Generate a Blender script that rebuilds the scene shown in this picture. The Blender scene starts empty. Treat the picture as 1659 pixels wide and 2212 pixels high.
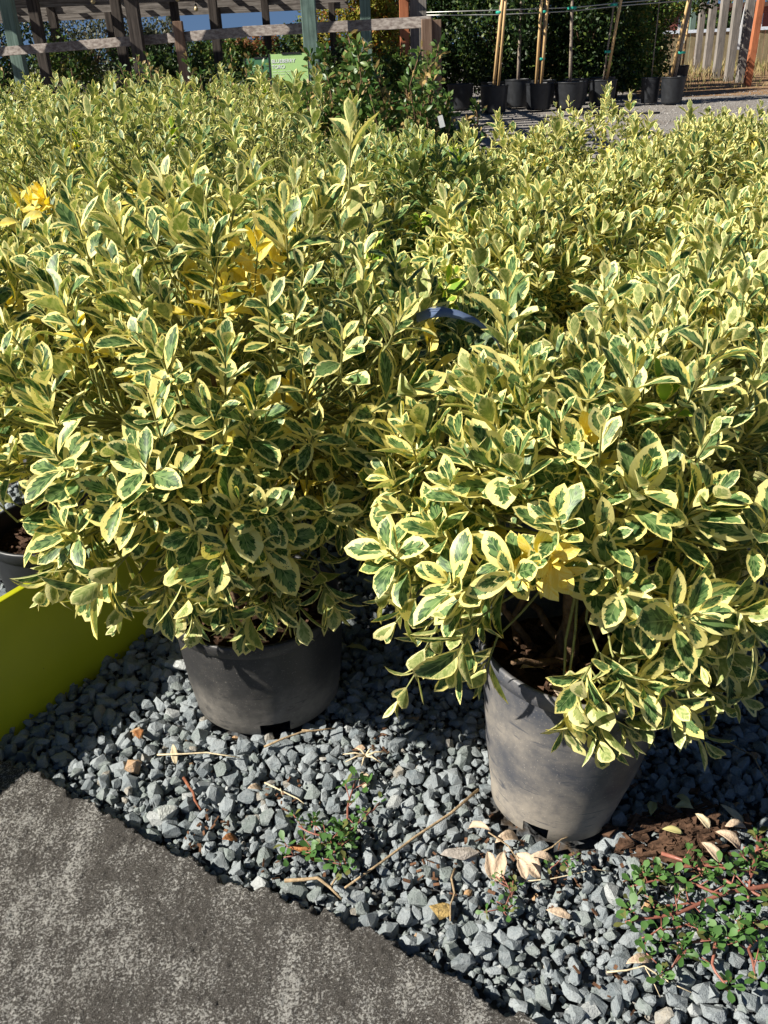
import bpy, bmesh, math, random
import numpy as np
from mathutils import Vector, Matrix
R = math.radians
C = bpy.context.scene.collection
rng = np.random.default_rng(11)
random.seed(5)

# ------------------------------------------------------------------ camera
cam = bpy.data.cameras.new('camera')
camo = bpy.data.objects.new('camera', cam)
C.objects.link(camo)
PITCH, ROLL, CAMZ = R(27.8), R(2.5), 1.2
f = Vector((0, math.cos(PITCH), -math.sin(PITCH)))
u0 = Vector((0, math.sin(PITCH), math.cos(PITCH)))
r0 = Vector((1, 0, 0))
rr = r0 * math.cos(ROLL) - u0 * math.sin(ROLL)
uu = u0 * math.cos(ROLL) + r0 * math.sin(ROLL)
M = Matrix((rr, uu, -f)).transposed().to_4x4()
M.translation = (0, 0, CAMZ)
camo.matrix_world = M
cam.sensor_fit = 'HORIZONTAL'
cam.sensor_width = 36
cam.lens = 1898 / 1659 * 36
cam.clip_start = 0.05
cam.clip_end = 600
bpy.context.scene.camera = camo

# ------------------------------------------------------------------ light
SUN_EL = R(39)
SUNV = Vector((-0.956, -0.29, 0)).normalized() * math.cos(SUN_EL) + Vector((0, 0, math.sin(SUN_EL)))
world = bpy.data.worlds.new('World')
bpy.context.scene.world = world
world.use_nodes = True
wn = world.node_tree
wn.nodes.clear()
sky = wn.nodes.new('ShaderNodeTexSky')
sky.sky_type = 'NISHITA'
sky.sun_disc = False
sky.sun_elevation = SUN_EL
sky.sun_rotation = math.atan2(SUNV.x, SUNV.y)
sky.air_density = 0.8
sky.dust_density = 0.0
sky.ozone_density = 3.5
sky.altitude = 300
bg = wn.nodes.new('ShaderNodeBackground')
bg.inputs['Strength'].default_value = 0.040
wo = wn.nodes.new('ShaderNodeOutputWorld')
wtc = wn.nodes.new('ShaderNodeTexCoord')
wmp = wn.nodes.new('ShaderNodeMapping')          # clear autumn air: no white haze band at the horizon
wmp.inputs['Location'].default_value = (0, 0, .20)
wmp.inputs['Scale'].default_value = (1, 1, .8)
wn.links.new(wtc.outputs['Generated'], wmp.inputs[0])
wn.links.new(wmp.outputs[0], sky.inputs[0])
hsv = wn.nodes.new('ShaderNodeHueSaturation')
hsv.inputs['Saturation'].default_value = 1.0
wn.links.new(sky.outputs[0], hsv.inputs['Color'])
wn.links.new(hsv.outputs[0], bg.inputs[0])
wn.links.new(bg.outputs[0], wo.inputs[0])
sl = bpy.data.lights.new('sun', 'SUN')
sl.energy = 5.0
sl.angle = R(0.53)
sl.color = (1.0, 0.94, 0.83)
so = bpy.data.objects.new('sun', sl)
so.rotation_euler = SUNV.to_track_quat('Z', 'Y').to_euler()
C.objects.link(so)
vs = bpy.context.scene.view_settings
vs.view_transform = 'Standard'
vs.look = 'None'
vs.exposure = 0.92
vs.gamma = 1
vs.use_curve_mapping = False
cy = bpy.context.scene.cycles
cy.max_bounces = 6
cy.transparent_max_bounces = 4
cy.use_denoising = True

# ------------------------------------------------------------------ object helpers
def tag(o, label=None, cat=None, group=None, kind=None):
    if label: o['label'] = label
    if cat: o['category'] = cat
    if group: o['group'] = group
    if kind: o['kind'] = kind
    return o

def empty(name, loc=(0, 0, 0), label=None, cat=None, group=None):
    o = bpy.data.objects.new(name, None)
    o.empty_display_size = 0.05
    o.location = loc
    C.objects.link(o)
    return tag(o, label, cat, group)

def link(name, me, parent=None, kind=None):
    o = bpy.data.objects.new(name, me)
    C.objects.link(o)
    if parent is not None:
        o.parent = parent
    if kind: o['kind'] = kind
    return o

def tri_mesh(name, V, F, mat, smooth=True, lf=None, st=None):
    """triangle mesh from numpy arrays"""
    me = bpy.data.meshes.new(name)
    V = np.asarray(V, np.float32); F = np.asarray(F, np.int32)
    n = F.shape[1]
    me.vertices.add(len(V)); me.vertices.foreach_set('co', V.ravel())
    me.loops.add(F.size); me.loops.foreach_set('vertex_index', F.ravel())
    me.polygons.add(len(F))
    me.polygons.foreach_set('loop_start', np.arange(0, F.size, n, dtype=np.int32))
    me.polygons.foreach_set('use_smooth', np.full(len(F), smooth))
    for nm, A in (('lf', lf), ('st', st)):
        if A is not None:
            at = me.attributes.new(nm, 'FLOAT_COLOR', 'POINT')
            at.data.foreach_set('color', np.asarray(A, np.float32).ravel())
    me.update(calc_edges=True)
    if mat: me.materials.append(mat)
    return me

class MB:
    """collects boxes, tubes, lathes; builds one mesh"""
    def __init__(s):
        s.v = []; s.f = []
    def add(s, V, F):
        b = len(s.v)
        s.v += [tuple(p) for p in V]
        s.f += [tuple(i + b for i in q) for q in F]
    def box(s, c, d, rot=None):
        hx, hy, hz = d[0]/2, d[1]/2, d[2]/2
        P = [Vector((x, y, z)) for z in (-hz, hz) for y in (-hy, hy) for x in (-hx, hx)]
        if rot is not None: P = [rot @ p for p in P]
        P = [p + Vector(c) for p in P]
        s.add(P, [(0,2,3,1),(4,5,7,6),(0,1,5,4),(2,6,7,3),(0,4,6,2),(1,3,7,5)])
    def beam(s, a, b, w, h, up=(0,0,1)):
        a = Vector(a); b = Vector(b); d = (b-a).normalized()
        upv = Vector(up)
        if abs(d.dot(upv)) > .98: upv = Vector((0,1,0))
        x = d.cross(upv).normalized(); z = x.cross(d).normalized()
        P = []
        for q in (a, b):
            for i, j in ((-1,-1),(1,-1),(1,1),(-1,1)):
                P.append(q + x*(i*w/2) + z*(j*h/2))
        s.add(P, [(0,1,2,3),(4,7,6,5),(0,4,5,1),(1,5,6,2),(2,6,7,3),(3,7,4,0)])
    def tube(s, pts, rad, n=6, cap=True):
        pts = [Vector(p) for p in pts]
        if not hasattr(rad, '__len__'): rad = [rad]*len(pts)
        V = []; F = []
        pv = None
        for i, p in enumerate(pts):
            d = (pts[min(i+1, len(pts)-1)] - pts[max(i-1, 0)]).normalized()
            if pv is None:
                a = Vector((0,0,1)) if abs(d.z) < .9 else Vector((1,0,0))
                x = d.cross(a).normalized()
            else:
                x = (pv - d*pv.dot(d)).normalized()
            pv = x
            y = d.cross(x)
            for k in range(n):
                t = 2*math.pi*k/n
                V.append(p + (x*math.cos(t) + y*math.sin(t))*rad[i])
        for i in range(len(pts)-1):
            for k in range(n):
                k2 = (k+1) % n
                F.append((i*n+k, i*n+k2, (i+1)*n+k2, (i+1)*n+k))
        if cap:
            F.append(tuple(range(n-1, -1, -1)))
            F.append(tuple((len(pts)-1)*n+k for k in range(n)))
        s.add(V, F)
    def mesh(s, name, mat, smooth=False, bevel=0):
        me = bpy.data.meshes.new(name)
        me.from_pydata([tuple(v) for v in s.v], [], s.f)
        if smooth:
            me.polygons.foreach_set('use_smooth', [True]*len(me.polygons))
        me.materials.append(mat)
        me.update()
        return me
    def build(s, name, mat, parent=None, smooth=False, kind=None, bevel=0):
        o = link(name, s.mesh(name, mat, smooth), parent, kind)
        if bevel:
            m = o.modifiers.new('bevel', 'BEVEL'); m.width = bevel; m.segments = 2; m.limit_method = 'ANGLE'
        return o

# ------------------------------------------------------------------ materials
class NT:
    def __init__(s, name):
        s.m = bpy.data.materials.new(name); s.m.use_nodes = True
        s.t = s.m.node_tree; s.t.nodes.clear()
        s.out = s.n('ShaderNodeOutputMaterial')
    def n(s, k, **kw):
        x = s.t.nodes.new(k)
        for a, b in kw.items(): setattr(x, a, b)
        return x
    def l(s, a, b): s.t.links.new(a, b)
    def put(s, inp, v):
        if hasattr(v, 'is_linked') or hasattr(v, 'links'): s.l(v, inp)
        else: inp.default_value = v
    def math(s, op, a, b=0.0, c=0.0, clamp=False):
        x = s.n('ShaderNodeMath', operation=op); x.use_clamp = clamp
        s.put(x.inputs[0], a); s.put(x.inputs[1], b); s.put(x.inputs[2], c)
        return x.outputs[0]
    def noise(s, vec, scale, detail=2, rough=.5, dist=0, dim='3D'):
        x = s.n('ShaderNodeTexNoise', noise_dimensions=dim)
        if vec is not None: s.l(vec, x.inputs['Vector'])
        x.inputs['Scale'].default_value = scale; x.inputs['Detail'].default_value = detail
        x.inputs['Roughness'].default_value = rough; x.inputs['Distortion'].default_value = dist
        return x.outputs['Fac']
    def ramp(s, v, lo, hi, a=0.0, b=1.0):
        x = s.n('ShaderNodeMapRange'); x.clamp = True; x.interpolation_type = 'SMOOTHSTEP'
        s.put(x.inputs[0], v); s.put(x.inputs[1], lo); s.put(x.inputs[2], hi)
        s.put(x.inputs[3], a); s.put(x.inputs[4], b)
        return x.outputs[0]
    def mix(s, fac, a, b):
        x = s.n('ShaderNodeMix', data_type='RGBA')
        s.put(x.inputs[0], fac)
        s.put(x.inputs[6], (*a, 1) if isinstance(a, tuple) else a)
        s.put(x.inputs[7], (*b, 1) if isinstance(b, tuple) else b)
        return x.outputs[2]
    def vec(s, x, y, z):
        c = s.n('ShaderNodeCombineXYZ')
        s.put(c.inputs[0], x); s.put(c.inputs[1], y); s.put(c.inputs[2], z)
        return c.outputs[0]
    def obj(s): return s.n('ShaderNodeTexCoord').outputs['Object']
    def geo(s): return s.n('ShaderNodeNewGeometry')
    def bump(s, h, strength=.5, dist=.01):
        x = s.n('ShaderNodeBump'); x.inputs['Strength'].default_value = strength
        x.inputs['Distance'].default_value = dist; s.l(h, x.inputs['Height'])
        return x.outputs[0]
    def bsdf(s, col, rough=.6, normal=None, spec=.5, **kw):
        x = s.n('ShaderNodeBsdfPrincipled')
        s.put(x.inputs['Base Color'], (*col, 1) if isinstance(col, tuple) else col)
        s.put(x.inputs['Roughness'], rough)
        x.inputs['Specular IOR Level'].default_value = spec
        for k, v in kw.items(): s.put(x.inputs[k], v)
        if normal is not None: s.l(normal, x.inputs['Normal'])
        return x.outputs[0]
    def done(s, sh):
        s.l(sh, s.out.inputs[0]); return s.m

def simple(name, col, rough=.6, var=.25, scale=30, bump=.2, spec=.4, metallic=0):
    t = NT(name)
    c = t.obj()
    n = t.noise(c, scale, 4, .6)
    d = tuple(max(0, x*(1-var)) for x in col); b = tuple(min(1, x*(1+var)) for x in col)
    colr = t.mix(t.ramp(n, .3, .7), d, b)
    nm = t.bump(t.noise(c, scale*3, 3, .6), bump, .004)
    return t.done(t.bsdf(colr, rough, nm, spec, Metallic=float(metallic)))

# --- variegated leaf
def leaf_material():
    t = NT('variegated_leaf')
    at = t.n('ShaderNodeAttribute', attribute_name='lf')
    sp = t.n('ShaderNodeSeparateXYZ'); t.l(at.outputs['Vector'], sp.inputs[0])
    edge, rnd, kind = sp.outputs
    al = at.outputs['Alpha']      # v along the leaf
    uvn = t.n('ShaderNodeUVMap')
    us = t.n('ShaderNodeAttribute', attribute_name='st')
    s2 = t.n('ShaderNodeSeparateXYZ'); t.l(us.outputs['Vector'], s2.inputs[0])
    x, v = s2.outputs[0], s2.outputs[1]   # x = |lateral|, v = along
    oi = t.n('ShaderNodeObjectInfo')
    rn = t.math('FRACT', t.math('ADD', t.math('MULTIPLY', rnd, 7.13), t.math('MULTIPLY', oi.outputs['Random'], 3.7)))
    rn2 = t.math('FRACT', t.math('MULTIPLY', rn, 17.3))
    ax = t.math('ABSOLUTE', x)
    sgn = t.math('SIGN', x)
    s = t.math('SUBTRACT', v, t.math('MULTIPLY', ax, .32))
    nv = t.vec(t.math('MULTIPLY', ax, 1.1), t.math('MULTIPLY', s, 9.0), t.math('ADD', t.math('MULTIPLY', rn, 91.0), t.math('MULTIPLY', sgn, 3.3)))
    n1 = t.noise(nv, 1.0, 3, .65)
    thr = t.math('MULTIPLY_ADD', t.math('POWER', rn2, 1.4), .42, .13)
    ee = t.math('ADD', edge, t.math('MULTIPLY', t.math('SUBTRACT', n1, .5), 1.05))
    thr = t.math('SUBTRACT', thr, t.math('MULTIPLY', t.math('MULTIPLY', kind, t.math('LESS_THAN', kind, .25)), 1.6))
    mask = t.ramp(ee, thr, t.math('ADD', thr, .045))
    # inner two-tone green
    nv2 = t.vec(t.math('MULTIPLY', ax, 1.6), t.math('MULTIPLY', s, 6.0), t.math('MULTIPLY', rn, 37.0))
    n2 = t.noise(nv2, 1.3, 2, .6)
    green = t.mix(t.ramp(n2, .42, .56), (.032, .082, .022), (.15, .245, .08))
    margin = t.mix(rn, (.86, .74, .20), (.88, .84, .40))
    margin = t.mix(t.ramp(n2, .3, .8), margin, (.84, .74, .27))
    col = t.mix(mask, margin, green)
    # pale midrib
    rib = t.ramp(ax, .012, .035, .55, 0.0)
    rib = t.math('MULTIPLY', rib, t.ramp(v, .9, .6))
    col = t.mix(rib, col, (.42, .50, .22))
    # underside paler and duller
    geo = t.geo()
    back_g = t.mix(t.ramp(n2, .4, .6), (.25, .32, .10), (.44, .48, .19))
    back = t.mix(mask, t.mix(rn, (.81, .73, .28), (.85, .81, .42)), back_g)
    col = t.mix(geo.outputs['Backfacing'], col, back)
    # yellow leaves (kind .5) and fresh growth (kind 1)
    yel = t.mix(t.ramp(n1, .35, .75), (.88, .68, .11), (.92, .83, .30))
    fresh = t.mix(mask, (.72, .72, .14), (.22, .38, .035))
    col = t.mix(t.math('MULTIPLY', t.math('GREATER_THAN', kind, .25), t.math('LESS_THAN', kind, .75)), col, yel)
    col = t.mix(t.math('GREATER_THAN', kind, .75), col, fresh)
    # brown blemishes at some tips
    bl = t.math('MULTIPLY', t.math('GREATER_THAN', t.noise(nv2, 3.1, 1), .72), t.math('GREATER_THAN', rn2, .80))
    col = t.mix(bl, col, (.25, .13, .05))
    vein = t.noise(t.vec(t.math('MULTIPLY', ax, 1.0), t.math('MULTIPLY', s, 26.0), 0.0), 1.0, 1)
    nm = t.bump(t.math('ADD', t.math('MULTIPLY', vein, .5), n1), .35, .0012)
    rough = t.math('ADD', t.math('MULTIPLY', geo.outputs['Backfacing'], .22), t.math('MULTIPLY_ADD', rn, .14, .40))
    b = t.bsdf(col, rough, nm, .33)
    tr = t.n('ShaderNodeBsdfTranslucent')
    hs = t.n('ShaderNodeHueSaturation'); hs.inputs['Saturation'].default_value = 1.25; hs.inputs['Value'].default_value = 1.15
    t.l(col, hs.inputs['Color']); t.l(hs.outputs[0], tr.inputs[0])
    mx = t.n('ShaderNodeMixShader'); mx.inputs[0].default_value = .21
    t.l(b, mx.inputs[1]); t.l(tr.outputs[0], mx.inputs[2])
    return t.done(mx.outputs[0])
LEAF = leaf_material()

def foliage_material(name, a, b, c=None, rough=.5, trans=.25):
    t = NT(name)
    at = t.n('ShaderNodeAttribute', attribute_name='lf')
    sp = t.n('ShaderNodeSeparateXYZ'); t.l(at.outputs['Vector'], sp.inputs[0])
    rn = sp.outputs[1]
    col = t.mix(rn, a, b)
    if c: col = t.mix(t.math('GREATER_THAN', t.math('FRACT', t.math('MULTIPLY', rn, 13.7)), .82), col, c)
    bs = t.bsdf(col, rough, None, .35)
    tr = t.n('ShaderNodeBsdfTranslucent'); t.l(col, tr.inputs[0])
    mx = t.n('ShaderNodeMixShader'); mx.inputs[0].default_value = trans
    t.l(bs, mx.inputs[1]); t.l(tr.outputs[0], mx.inputs[2])
    return t.done(mx.outputs[0])

# --- stones
def stone_material():
    t = NT('crushed_basalt')
    at = t.n('ShaderNodeAttribute', attribute_name='st')
    sp = t.n('ShaderNodeSeparateXYZ'); t.l(at.outputs['Vector'], sp.inputs[0])
    oi = t.n('ShaderNodeObjectInfo')
    rn = t.math('FRACT', t.math('ADD', sp.outputs[0], t.math('MULTIPLY', oi.outputs['Random'], 5.3)))
    r2 = t.math('FRACT', t.math('MULTIPLY', rn, 23.7))
    g = t.geo()
    tc = t.n('ShaderNodeTexCoord')
    pos = t.vec(0.0, 0.0, t.math('MULTIPLY', rn, 50.0))
    va = t.n('ShaderNodeVectorMath', operation='ADD'); t.l(g.outputs['Position'], va.inputs[0]); t.l(pos, va.inputs[1])
    p = va.outputs[0]
    n = t.noise(p, 60, 4, .65)
    fine = t.noise(p, 420, 3, .7)
    base = t.mix(rn, (.138, .166, .182), (.305, .34, .358))
    base = t.mix(t.ramp(r2, .70, .78), base, (.20, .235, .225))
    base = t.mix(t.math('GREATER_THAN', r2, .96), base, (.33, .30, .25))
    base = t.mix(t.math('GREATER_THAN', r2, .992), base, (.45, .27, .13))
    base = t.mix(t.math('LESS_THAN', r2, .025), base, (.40, .42, .42))
    col = t.mix(t.ramp(n, .35, .7), base, t.mix(.5, base, (.30, .32, .33)))
    col = t.mix(t.ramp(fine, .52, .75, 0, .45), col, (.38, .40, .40))
    col = t.mix(t.ramp(fine, .48, .28, 0, .5), col, (.06, .07, .08))
    nm = t.bump(t.math('ADD', n, t.math('MULTIPLY', fine, .5)), .95, .005)
    return t.done(t.bsdf(col, .85, nm, .25))
STONE = stone_material()

def ground_material(name, a, b, c, scale=14):
    t = NT(name)
    p = t.geo().outputs['Position']
    n = t.noise(p, scale, 4, .65)
    vo = t.n('ShaderNodeTexVoronoi'); vo.inputs['Scale'].default_value = 38; t.l(p, vo.inputs['Vector'])
    sv = t.n('ShaderNodeSeparateColor'); t.l(vo.outputs['Color'], sv.inputs[0])
    col = t.mix(sv.outputs[0], a, b)
    col = t.mix(t.ramp(n, .45, .7), col, c)
    nm = t.bump(t.math('ADD', vo.outputs['Distance'], n), .8, .02)
    return t.done(t.bsdf(col, .9, nm, .2))

def slab_material():
    t = NT('weathered_concrete')
    p = t.geo().outputs['Position']
    grit = t.noise(p, 250, 6, .80)
    grit2 = t.noise(p, 700, 3, .7)
    patch = t.noise(p, 10, 6, .68, .3)
    streak = t.n('ShaderNodeMapping'); streak.inputs['Scale'].default_value = (14, 3.2, 1); streak.inputs['Rotation'].default_value = (0, 0, R(8))
    t.l(p, streak.inputs[0])
    st = t.noise(streak.outputs[0], 1.6, 4, .6)
    dark = t.mix(t.ramp(grit2, .35, .65), (.045, .041, .037), (.185, .172, .158))  # grey-brown concrete, darkened for the tiny shadows between the grit
    lite = t.mix(grit2, (.36, .35, .325), (.84, .83, .79))
    amt = t.math('ADD', t.math('MULTIPLY', patch, .42), t.math('MULTIPLY', st, .26))
    amt = t.math('ADD', amt, .105)
    thr = t.math('SUBTRACT', 1.0, amt)
    k = t.ramp(grit, t.math('SUBTRACT', thr, .05), t.math('ADD', thr, .03))
    col = t.mix(k, dark, lite)
    col = t.mix(t.ramp(patch, .4, .75, 0, .25), col, (.13, .115, .10))
    h = t.math('ADD', t.math('MULTIPLY', grit, 1.0), t.math('MULTIPLY', grit2, .5))
    nm = t.bump(h, 1.0, .010)
    return t.done(t.bsdf(col, .95, nm, .15))

def wood_material(name, a, b, axis='x', rough=.8):
    t = NT(name)
    mp = t.n('ShaderNodeMapping')
    mp.inputs['Scale'].default_value = {'x': (1.5, 25, 25), 'y': (25, 1.5, 25), 'z': (25, 25, 1.5)}[axis]
    t.l(t.obj(), mp.inputs[0])
    n = t.noise(mp.outputs[0], 1.5, 5, .6, .3)
    n2 = t.noise(t.obj(), 3, 4, .6)
    col = t.mix(t.ramp(n, .3, .7), a, b)
    col = t.mix(t.ramp(n2, .5, .75, 0, .5), col, tuple(x*.45 for x in a))
    return t.done(t.bsdf(col, rough, t.bump(n, .6, .004), .25))

def pot_material(name, base, dust, amount):
    t = NT(name)
    p = t.obj()
    n = t.noise(p, 9, 4, .65)
    sp = t.n('ShaderNodeSeparateXYZ'); t.l(p, sp.inputs[0])
    fine = t.noise(p, 260, 3, .75)
    mp = t.n('ShaderNodeMapping'); mp.inputs['Scale'].default_value = (9, 9, 45); mp.inputs['Rotation'].default_value = (.35, .2, 0)
    t.l(p, mp.inputs[0])
    scuff = t.noise(mp.outputs[0], 2.2, 3, .5, .6)
    low = t.ramp(sp.outputs[2], .16, .0, 0, .35)
    k = t.math('ADD', t.math('ADD', t.math('MULTIPLY', n, .9), low), amount)
    k = t.ramp(k, .45, 1.05)
    k = t.math('MULTIPLY', k, t.ramp(scuff, .30, .38, .25, 1.0))
    mp2 = t.n('ShaderNodeMapping'); mp2.inputs['Scale'].default_value = (3, 3, 90); mp2.inputs['Rotation'].default_value = (.9, .5, .3)
    t.l(p, mp2.inputs[0])
    scr = t.noise(mp2.outputs[0], 3.0, 2, .4, .3)
    k = t.math('MULTIPLY', k, t.ramp(scr, .28, .31, .3, 1.0))
    k = t.math('MULTIPLY', k, t.ramp(t.noise(p, 45, 4, .7), .25, .6, .65, 1.15))
    col = t.mix(k, base, dust)
    speck = t.ramp(fine, .60, .72, 0, .5)
    col = t.mix(speck, col, tuple(min(1, x*1.6+.03) for x in dust))
    return t.done(t.bsdf(col, t.math('MULTIPLY_ADD', k, .35, .42), t.bump(t.math('ADD', scuff, t.math('MULTIPLY', fine, .3)), .25, .002), .4))

MAT = {}
MAT['pot_dark'] = pot_material('pot_plastic_dark', (.028, .028, .03), (.17, .155, .135), -.13)
MAT['pot_speckled'] = pot_material('pot_plastic_speckled', (.035, .035, .036), (.19, .175, .155), .06)
MAT['pot_dusty'] = pot_material('pot_plastic_dusty', (.055, .062, .08), (.29, .26, .22), .20)
MAT['pot_black'] = simple('black_nursery_plastic', (.018, .02, .024), .45, .3, 12, .05, .5)
MAT['soil'] = simple('dark_bark_soil', (.035, .02, .012), .95, .6, 60, 1.0, .1)
MAT['bark_chip'] = simple('bark_chip', (.075, .042, .026), .9, .55, 80, .6, .2)
MAT['stem'] = simple('brown_stem', (.15, .095, .055), .8, .35, 70, .8, .2)
MAT['twig'] = simple('green_twig', (.24, .25, .085), .6, .3, 60, .3, .3)
MAT['dry_twig'] = simple('dry_twig', (.34, .25, .15), .8, .3, 90, .5, .2)
MAT['red_twig'] = simple('reddish_twig', (.24, .09, .05), .7, .3, 90, .4, .2)
MAT['dry_leaf'] = simple('dry_leaf', (.52, .40, .29), .75, .18, 70, .5, .2)
MAT['brown_leaf'] = simple('brown_leaf', (.30, .13, .05), .7, .4, 70, .6, .25)
MAT['straw'] = simple('straw', (.60, .50, .33), .8, .2, 80, .3, .2)
MAT['gold_stone'] = simple('golden_stone', (.36, .25, .09), .6, .5, 130, 1.0, .4)
MAT['tan_stone'] = simple('tan_stone', (.52, .42, .29), .8, .2, 90, .8, .2)
MAT['lime'] = None
MAT['slab'] = slab_material()
MAT['ground_near'] = ground_material('gravel_grit', (.05, .055, .06), (.11, .12, .13), (.05, .035, .022))
MAT['road'] = ground_material('gravel_road', (.15, .14, .13), (.33, .305, .28), (.20, .175, .155), 1.2)
MAT['dirt'] = ground_material('bare_dirt', (.22, .135, .075), (.34, .22, .12), (.16, .085, .045), 2.5)
MAT['rail_wood'] = wood_material('weathered_rail', (.12, .095, .085), (.30, .27, .245), 'x')
MAT['post_wood'] = wood_material('brown_post', (.13, .075, .05), (.25, .17, .12), 'z')
MAT['grey_wood'] = wood_material('grey_post', (.14, .13, .12), (.30, .27, .24), 'z')
MAT['dark_wood'] = wood_material('dark_pergola_wood', (.028, .023, .02), (.095, .078, .068), 'z')
MAT['beam_wood'] = wood_material('pergola_beam_wood', (.10, .085, .075), (.33, .30, .275), 'x')
MAT['green_wood'] = wood_material('green_painted_post', (.10, .155, .13), (.20, .29, .25), 'z', .7)
MAT['red_wood'] = wood_material('rust_red_post', (.36, .12, .055), (.46, .17, .08), 'z', .7)
MAT['fence_wood'] = wood_material('yellowed_board', (.20, .17, .10), (.33, .28, .17), 'z')
MAT['stake'] = wood_material('bamboo_stake', (.50, .31, .13), (.72, .50, .25), 'z', .5)
MAT['trunk'] = simple('pale_trunk', (.27, .22, .17), .8, .3, 30, .5, .2)
MAT['tie'] = simple('green_tie', (.02, .36, .26), .5, .1, 20, .1, .5)
MAT['wire'] = simple('steel_wire', (.45, .45, .43), .4, .1, 20, .1, .5, .6)
MAT['white'] = simple('white_plastic', (.78, .80, .82), .5, .05, 20, .1, .4)
MAT['sign_green'] = simple('sign_light_green', (.42, .64, .25), .45, .06, 8, .05, .4)
MAT['sign_dark_green'] = simple('sign_back_green', (.07, .20, .10), .5, .1, 8, .05, .4)
MAT['black'] = simple('black_plastic', (.015, .015, .017), .5, .2, 20, .1, .4)
MAT['tag'] = simple('tag_blue_with_shade', (.13, .18, .30), .35, .06, 40, .05, .5)  # darker than the pale plastic: the tag's shade is put into its colour
MAT['ink'] = simple('grey_print', (.16, .20, .30), .6, .1, 40, .05, .3)
MAT['purslane_stem'] = simple('purslane_stem', (.26, .10, .07), .45, .25, 40, .2, .5)
MAT['weed_leaf'] = foliage_material('weed_leaf', (.045, .115, .025), (.095, .20, .05), (.14, .15, .045), .5, .15)
MAT['yellow_weed'] = foliage_material('dead_leaf', (.45, .42, .16), (.62, .56, .28), None, .6, .2)
MAT['blueberry'] = foliage_material('blueberry_leaf', (.05, .13, .03), (.15, .22, .05), (.42, .30, .12), .4, .3)
MAT['hedge_dark'] = foliage_material('dark_evergreen', (.010, .028, .008), (.034, .072, .014), (.10, .14, .025), .5, .2)
MAT['hedge_mid'] = foliage_material('mid_green_crown', (.035, .09, .015), (.11, .17, .03), (.22, .20, .04), .5, .3)
MAT['hedge_yellow'] = foliage_material('yellow_green_crown', (.16, .20, .02), (.38, .34, .05), (.40, .16, .03), .5, .35)
MAT['hedge_red'] = foliage_material('reddish_crown', (.16, .06, .03), (.30, .14, .05), (.10, .14, .03), .5, .3)
MAT['hedge_grey'] = foliage_material('grey_green_crown', (.07, .09, .05), (.17, .17, .10), None, .5, .3)

def lime_material():
    t = NT('lime_plastic')
    p = t.obj()
    n = t.noise(p, 3, 3, .6); sc = t.noise(p, 70, 3, .7)
    col = t.mix(t.ramp(n, .3, .7), (.42, .44, .012), (.52, .53, .02))
    col = t.mix(t.math('GREATER_THAN', sc, .74), col, (.10, .11, .02))
    b = t.bsdf(col, .42, t.bump(t.noise(p, 40, 2), .1, .001), .4)
    tr = t.n('ShaderNodeBsdfTranslucent'); tr.inputs[0].default_value = (.42, .50, .02, 1)
    mx = t.n('ShaderNodeMixShader'); mx.inputs[0].default_value = .14
    t.l(b, mx.inputs[1]); t.l(tr.outputs[0], mx.inputs[2])
    return t.done(mx.outputs[0])
MAT['lime'] = lime_material()

# ------------------------------------------------------------------ leaves
def template(rows, cols):
    """(u,v) params and triangles of one leaf: point base, rows of cols, point tip"""
    P = [(0.0, 0.0)]
    vsr = np.linspace(0, 1, rows + 2)[1:-1]
    us = np.linspace(-1, 1, cols)
    for v in vsr:
        for u in us: P.append((u, v))
    P.append((0.0, 1.0))
    F = []
    for k in range(cols - 1): F.append((0, 2 + k, 1 + k))
    for r in range(rows - 1):
        a = 1 + r*cols; b = a + cols
        for k in range(cols - 1):
            F += [(a+k, a+k+1, b+k+1), (a+k, b+k+1, b+k)]
    t = len(P) - 1; a = 1 + (rows-1)*cols
    for k in range(cols - 1): F.append((a+k, a+k+1, t))
    return np.array(P), np.array(F)

TPL = {'hi': template(6, 5), 'mid': template(4, 3), 'lo': template(2, 3), 'min': template(1, 2)}

def wprof(v, p=1.25):
    return np.sin(np.pi * np.clip(v, 0, 1)**p)**.72

def leaf_arrays(P, D, N, L, W, bend, fold, rnd, kind, lod, jag=0.0, p=1.25):
    T, F = TPL[lod]
    n = len(P)
    u = T[:, 0][None]; v = T[:, 1][None]
    D = D/np.linalg.norm(D, axis=1)[:, None]
    N = N - D*(N*D).sum(1)[:, None]; N /= np.linalg.norm(N, axis=1)[:, None] + 1e-9
    S = np.cross(D, N)
    b = np.where(np.abs(bend) < 1e-3, 1e-3, bend)[:, None]
    cx = np.sin(b*v)/b; cn = -(1-np.cos(b*v))/b
    w = wprof(v, p)
    ww = w + 0*b
    if jag:
        ww = ww*(1 + jag*rng.standard_normal((n, T.shape[0]))*(np.abs(u) > .9))
    lat = u*ww*(W/2)[:, None]
    fo = (fold[:, None])*(1 - .35*v)
    ll = lat*np.cos(fo); ln = np.abs(lat)*np.sin(fo)
    # local normal rotates along the arc
    nD = np.sin(b*v); nN = np.cos(b*v)
    X = cx*L[:, None] + ln*nD
    Y = cn*L[:, None] + ln*nN
    V = P[:, None] + X[..., None]*D[:, None] + Y[..., None]*N[:, None] + ll[..., None]*S[:, None]
    edge = ((1-np.abs(u))*w) + 0*b
    lf = np.stack([edge, rnd[:, None]+0*edge, kind[:, None]+0*edge, v+0*edge], -1)
    st = np.stack([u*w+0*edge, v+0*edge, 0*edge, 1+0*edge], -1)
    FF = (F[None] + (np.arange(n)*T.shape[0])[:, None, None]).reshape(-1, 3)
    return V.reshape(-1, 3), FF, lf.reshape(-1, 4), st.reshape(-1, 4)

def unit(v): return v/(np.linalg.norm(v, axis=-1, keepdims=True)+1e-9)

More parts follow.
